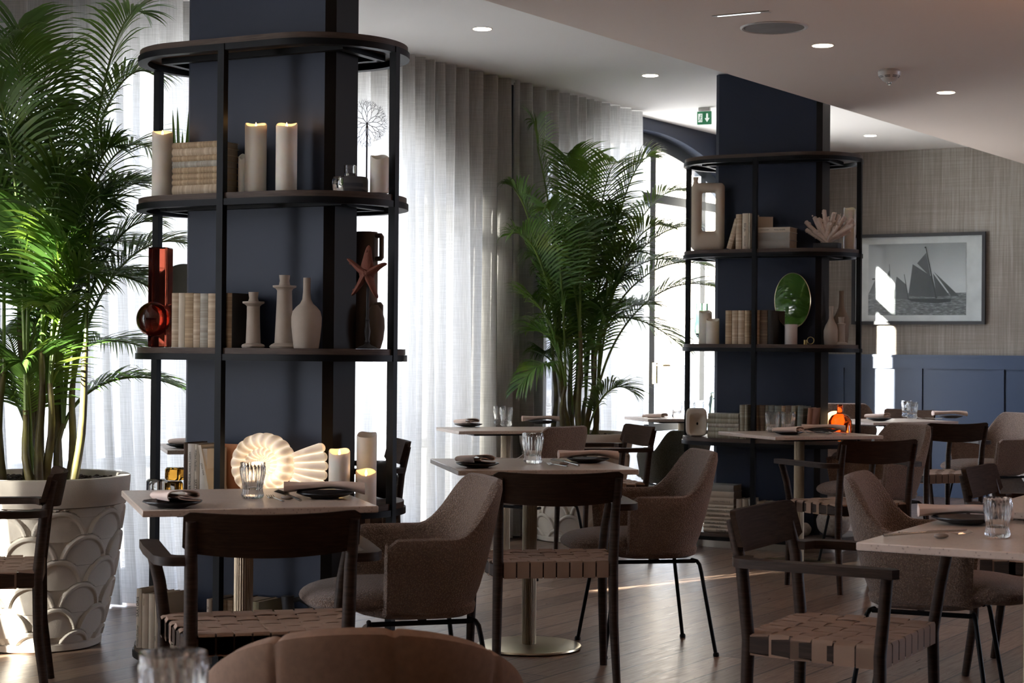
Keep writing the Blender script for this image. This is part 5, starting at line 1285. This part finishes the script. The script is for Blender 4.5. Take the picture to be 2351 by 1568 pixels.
# ------------------------------------------------------------------ potted palms
def scale_pot(loc, label, seed):
    t = thing('potted_palm', label, 'potted plant', loc, 0)
    NT, NZ = 560, 260; Hh = .69; R0, R1 = .232, .345; zt = .575; nrow = 7; per = 9; rowh = zt/6.0
    def base_r(z):
        f = z/Hh; return R0+(R1-R0)*(f**.75)*(1.0)+.012*sin(PI*f)
    P = []
    for i in range(NT):
        th = 2*PI*i/NT; col = []
        for j in range(NZ+1):
            z = .035+(zt-.035)*j/NZ; off = 0
            # lowest arch that contains the point
            for r_ in range(0, nrow+1):
                zc = -.035+r_*rowh; Rz = rowh*1.30
                if z < zc-.001+0 and r_ > 0: break
                w = 2*PI/per; ph = (r_ % 2)*w/2; dth = ((th-ph+w/2) % w)-w/2
                dx = dth*base_r(z); hw = w*base_r(z)/2*1.0
                ex = dx/hw; ez = (z-zc)/Rz; dd = math.sqrt(ex*ex+ez*ez) if ez > 0 else abs(ex)
                if dd <= 1:
                    e = (1-dd)*Rz
                    if e < .008: off = .015*e/.008
                    elif e < .019: off = .015
                    elif e < .026: off = .015-.010*(e-.019)/.007
                    else: off = .005
                    break
            rr = base_r(z)+off; col.append(Vector((rr*cos(th), rr*sin(th), z)))
        P.append(col)
    a = MB(); a.grid(P, closed_u=True)
    rb, rt = base_r(.035), base_r(zt)
    a.lathe([(.0001, .0), (rb-.004, .0), (rb+.010, .006), (rb+.012, .030), (rb+.004, .036)], NT//2, cap=False)
    a.lathe([(rt-.002, zt), (rt+.016, zt+.004), (R1+.020, zt+.05), (R1+.024, Hh-.006), (R1+.020, Hh), (R1-.016, Hh), (R1-.02, Hh-.006), (R1-.03, Hh-.07)], NT//2, cap=False)
    a.build('pot', M['pot'], t)
    a = MB(); R = random.Random(seed); n = 60; P = [[Vector((R1*.97*k/10*cos(2*PI*i/n), R1*.97*k/10*sin(2*PI*i/n), Hh-.035+.012*sin(k*1.3+i*.5)+R.uniform(-.005, .005))) for k in range(11)] for i in range(n)]
    a.grid(P, closed_u=True)
    for _ in range(700):
        q, rr = R.uniform(0, 2*PI), R1*.93*math.sqrt(R.random()); s = R.uniform(.006, .011); a.sphere((rr*cos(q), rr*sin(q), Hh-.030+R.uniform(-.003, .008)), s, 6, 4, (1.2, 1, .8))
    tag(a.build('clay_pebbles', M['soil'], t), kind='stuff'); return t
def bez(p0, p1, p2, p3, f): g = 1-f; return p0*g**3+p1*3*g*g*f+p2*3*g*f*f+p3*f**3
def inside(t, q):
    w = q+t.location-WB; w.z = 0; d = w.dot(WN)
    if d < .29:
        q = q+WN*(.29+.08*(d-.29)/(1+abs(d-.29)*4)-d)
    return q
def frond(t, R, base, tip, arch_, leaf=.30, start=.42, width=.0085, n=34):
    p0, p3 = base, tip; d = tip-base; hor = Vector((d.x, d.y, 0))
    p1 = p0+Vector((hor.x*.10, hor.y*.10, max(d.z, .25)*.62+arch_*.2)); p2 = p0+Vector((hor.x*.55, hor.y*.55, max(d.z*1.0, .1)+arch_))
    pts = [bez(p0, p1, p2, p3, i/26) for i in range(27)]
    pts = [inside(t, q) for q in pts]
    a = MB(); a.tube(pts, [.0075*(1-i/26)**.7+.0012 for i in range(27)], 7)
    b = MB(); L = sum((pts[i+1]-pts[i]).length for i in range(26)); tw = R.uniform(-.5, .5)
    for i in range(n):
        f = start+(1-start)*(i+.3)/n; c = inside(t, bez(p0, p1, p2, p3, min(f, 1))); tg = (bez(p0, p1, p2, p3, min(f+.02, 1.02))-bez(p0, p1, p2, p3, f-.02)).normalized()
        side = tg.cross(Vector((0, 0, 1))); side = side.normalized() if side.length > .05 else Vector((cos(tw), sin(tw), 0)); nrm = side.cross(tg).normalized()
        g = (f-start)/(1-start); ll = leaf*(.55+.75*sin(PI*min(1, g*.85+.12)))*(1-.35*g**3)
        for sg in (-1, 1):
            di = (side*sg*(1-.35*g)+tg*(.62+.5*g)+nrm*(.35+R.uniform(-.12, .12))).normalized(); q = c.copy(); P = []; l_ = ll*R.uniform(.88, 1.08); m = 6
            dv = di.copy(); wv = tg.cross(di).cross(di).normalized() if False else (tg-di*tg.dot(di)).normalized()
            for k in range(m+1):
                h = k/m; w_ = width*(.25+1.5*h if h < .35 else (1.0)*(1-((h-.35)/.65)**1.6)*.78+.02)
                P.append([q-wv*w_, q+nrm*.0, q+wv*w_]) if False else P.append([inside(t, q-wv*w_), inside(t, q+Vector((0, 0, -.12*w_))), inside(t, q+wv*w_)])
                dv = (dv+Vector((0, 0, -1))*(.16+.10*R.random())*(.35+h)).normalized(); q = q+dv*l_/m
            b.grid(P)
    o = a.build('rachis', M['stalk'], t); b.build('leaflets', M['leaf'], o)
def palm(t, loc, tips, seed, ncane=12, leaf=.30):
    R = random.Random(seed); zs = .66; canes = []
    for k in range(ncane):
        q = 2*PI*k/ncane+R.uniform(-.3, .3); rr = R.uniform(.05, .19); h = R.uniform(.25, .75); b0 = Vector((rr*cos(q), rr*sin(q), zs-.02)); b1 = b0+Vector((cos(q)*.05*h+R.uniform(-.04, .04), sin(q)*.05, h))
        pts = [b0.lerp(b1, i/8)+Vector((.012*sin(i*.6+k), .01*cos(i*.7+k), 0)) for i in range(9)]
        a = MB(); a.tube(pts, [.019-.008*i/8+.0012*(i % 2) for i in range(9)], 10); a.build('cane', M['cane'], t); canes.append(pts[-1])
    for c in canes:
        tip = c+Vector((c.x*1.2+R.uniform(-.2, .2), R.uniform(-.12, .12), R.uniform(.45, .75))); frond(t, R, c-Vector((0, 0, .02)), tip, .06, leaf*.8, .3, n=26)
    for i, (px, py) in enumerate(tips):
        Y = loc.y+R.uniform(-.38, .25)
        if loc.x < 0 and px > 290: Y = loc.y+R.uniform(.22, .38)
        if loc.x > 0 and px > 1535: Y = loc.y+R.uniform(.15, .3)
        tip = aty(px, py, Y)-loc
        # root the frond at the cane nearest the tip's side
        c = min(canes, key=lambda q: abs(q.x-tip.x*.25)+R.uniform(0, .12)) if tip.z > .95 else min(canes, key=lambda q: abs(q.x-tip.x*.5)+q.z*.3)
        if (tip-c).length < .3: c = Vector((c.x*.5, c.y*.5, zs))
        frond(t, R, c-Vector((0, 0, .02)), tip, R.uniform(.02, .12), leaf*R.uniform(.85, 1.1), R.uniform(.26, .42), n=38)
PL1 = Vector((-1.93, 7.12, 0)); PL2 = Vector((.42, 11.25, 0))
t = scale_pot(PL1, 'large palm in a white fish-scale relief pot at the left edge', 1)
palm(t, PL1, [(330, 32), (40, 60), (352, 172), (0, 95), (-90, 150), (125, 135), (352, 345), (425, 560), (412, 890), (20, 330), (75, 520), (-70, 600), (250, 470), (0, 760), (335, 800), (150, 425), (50, 830), (345, 650), (372, 430), (190, 250), (-80, 420), (300, 560), (100, 700), (225, 640), (-60, 860), (160, 560), (395, 700), (-20, 220), (270, 340), (60, 640)], 3, 13, .27)
t = scale_pot(PL2, 'palm in a white relief pot between the dark sheer curtain and the arched door', 2)
palm(t, PL2, [(1188, 285), (1105, 425), (1505, 362), (1420, 372), (1575, 440), (1640, 660), (1570, 800), (1170, 540), (1178, 680), (1195, 810), (1190, 890), (1350, 392), (1300, 360), (1622, 610), (1550, 600), (1250, 480), (1440, 500), (1450, 900), (1490, 700), (1270, 620), (1330, 560), (1405, 640), (1222, 760), (1530, 520), (1385, 470), (1600, 520), (1215, 590), (1470, 580), (1350, 700), (1290, 780)], 9, 12, .30)

# ------------------------------------------------------------------ unseen globe lamp added to warm the lower ceiling, bare trees outside the door
t = thing('added_warm_lamp', 'added unseen globe lamp warming the lower ceiling, beyond the right edge', 'lamp', (2.95, 6.5, SOFF))
a = MB(); a.lathe([(.0001, -.02), (.05, -.02), (.05, 0), (.0001, 0)], 24, cap=False); a.tube([(0, 0, -.02), (0, 0, -.42)], .003, 6); a.build('ceiling_rose', M['brass_dull'], t)
a = MB(); a.sphere((0, 0, -.53), .11, 28, 18); a.build('globe_shade', emit('added_lamp_glow', (1, .45, .20), 40), t)
R = random.Random(12)
def bare_tree(loc, h, label):
    t = thing('bare_tree', label, 'tree', loc); a = MB(); b = MB()
    def grow(p, d, l_, r_, k, mb_):
        q = p+d*l_; mb_.tube([p, p.lerp(q, .5)+Vector((R.uniform(-.04, .04), R.uniform(-.04, .04), 0))*l_, q], [r_, r_*.85, r_*.7], 5 if k < 4 else 7)
        if k == 0: return
        for _ in range(3 if k > 1 else 2):
            nd = (d+Vector((R.uniform(-.75, .75), R.uniform(-.75, .75), R.uniform(-.15, .55)))).normalized(); grow(q.lerp(p, R.uniform(0, .35)), nd, l_*R.uniform(.62, .85), r_*.6, k-1, b)
    grow(Vector((0, 0, -.05)), Vector((.05, .03, 1)).normalized(), h*.36, .07, 5, a)
    a.build('trunk', BARK, t); b.build('branches', BARK, t)
BARK = mat('grey_brown_bark', (.20, .17, .14), .9, ns=20)
bare_tree(aty(1540, 800, 19).xy.to_3d(), 5.2, 'bare tree outside the arched glass door, left one')
bare_tree(aty(1610, 800, 23).xy.to_3d(), 6.0, 'bare tree outside the arched glass door, right one')
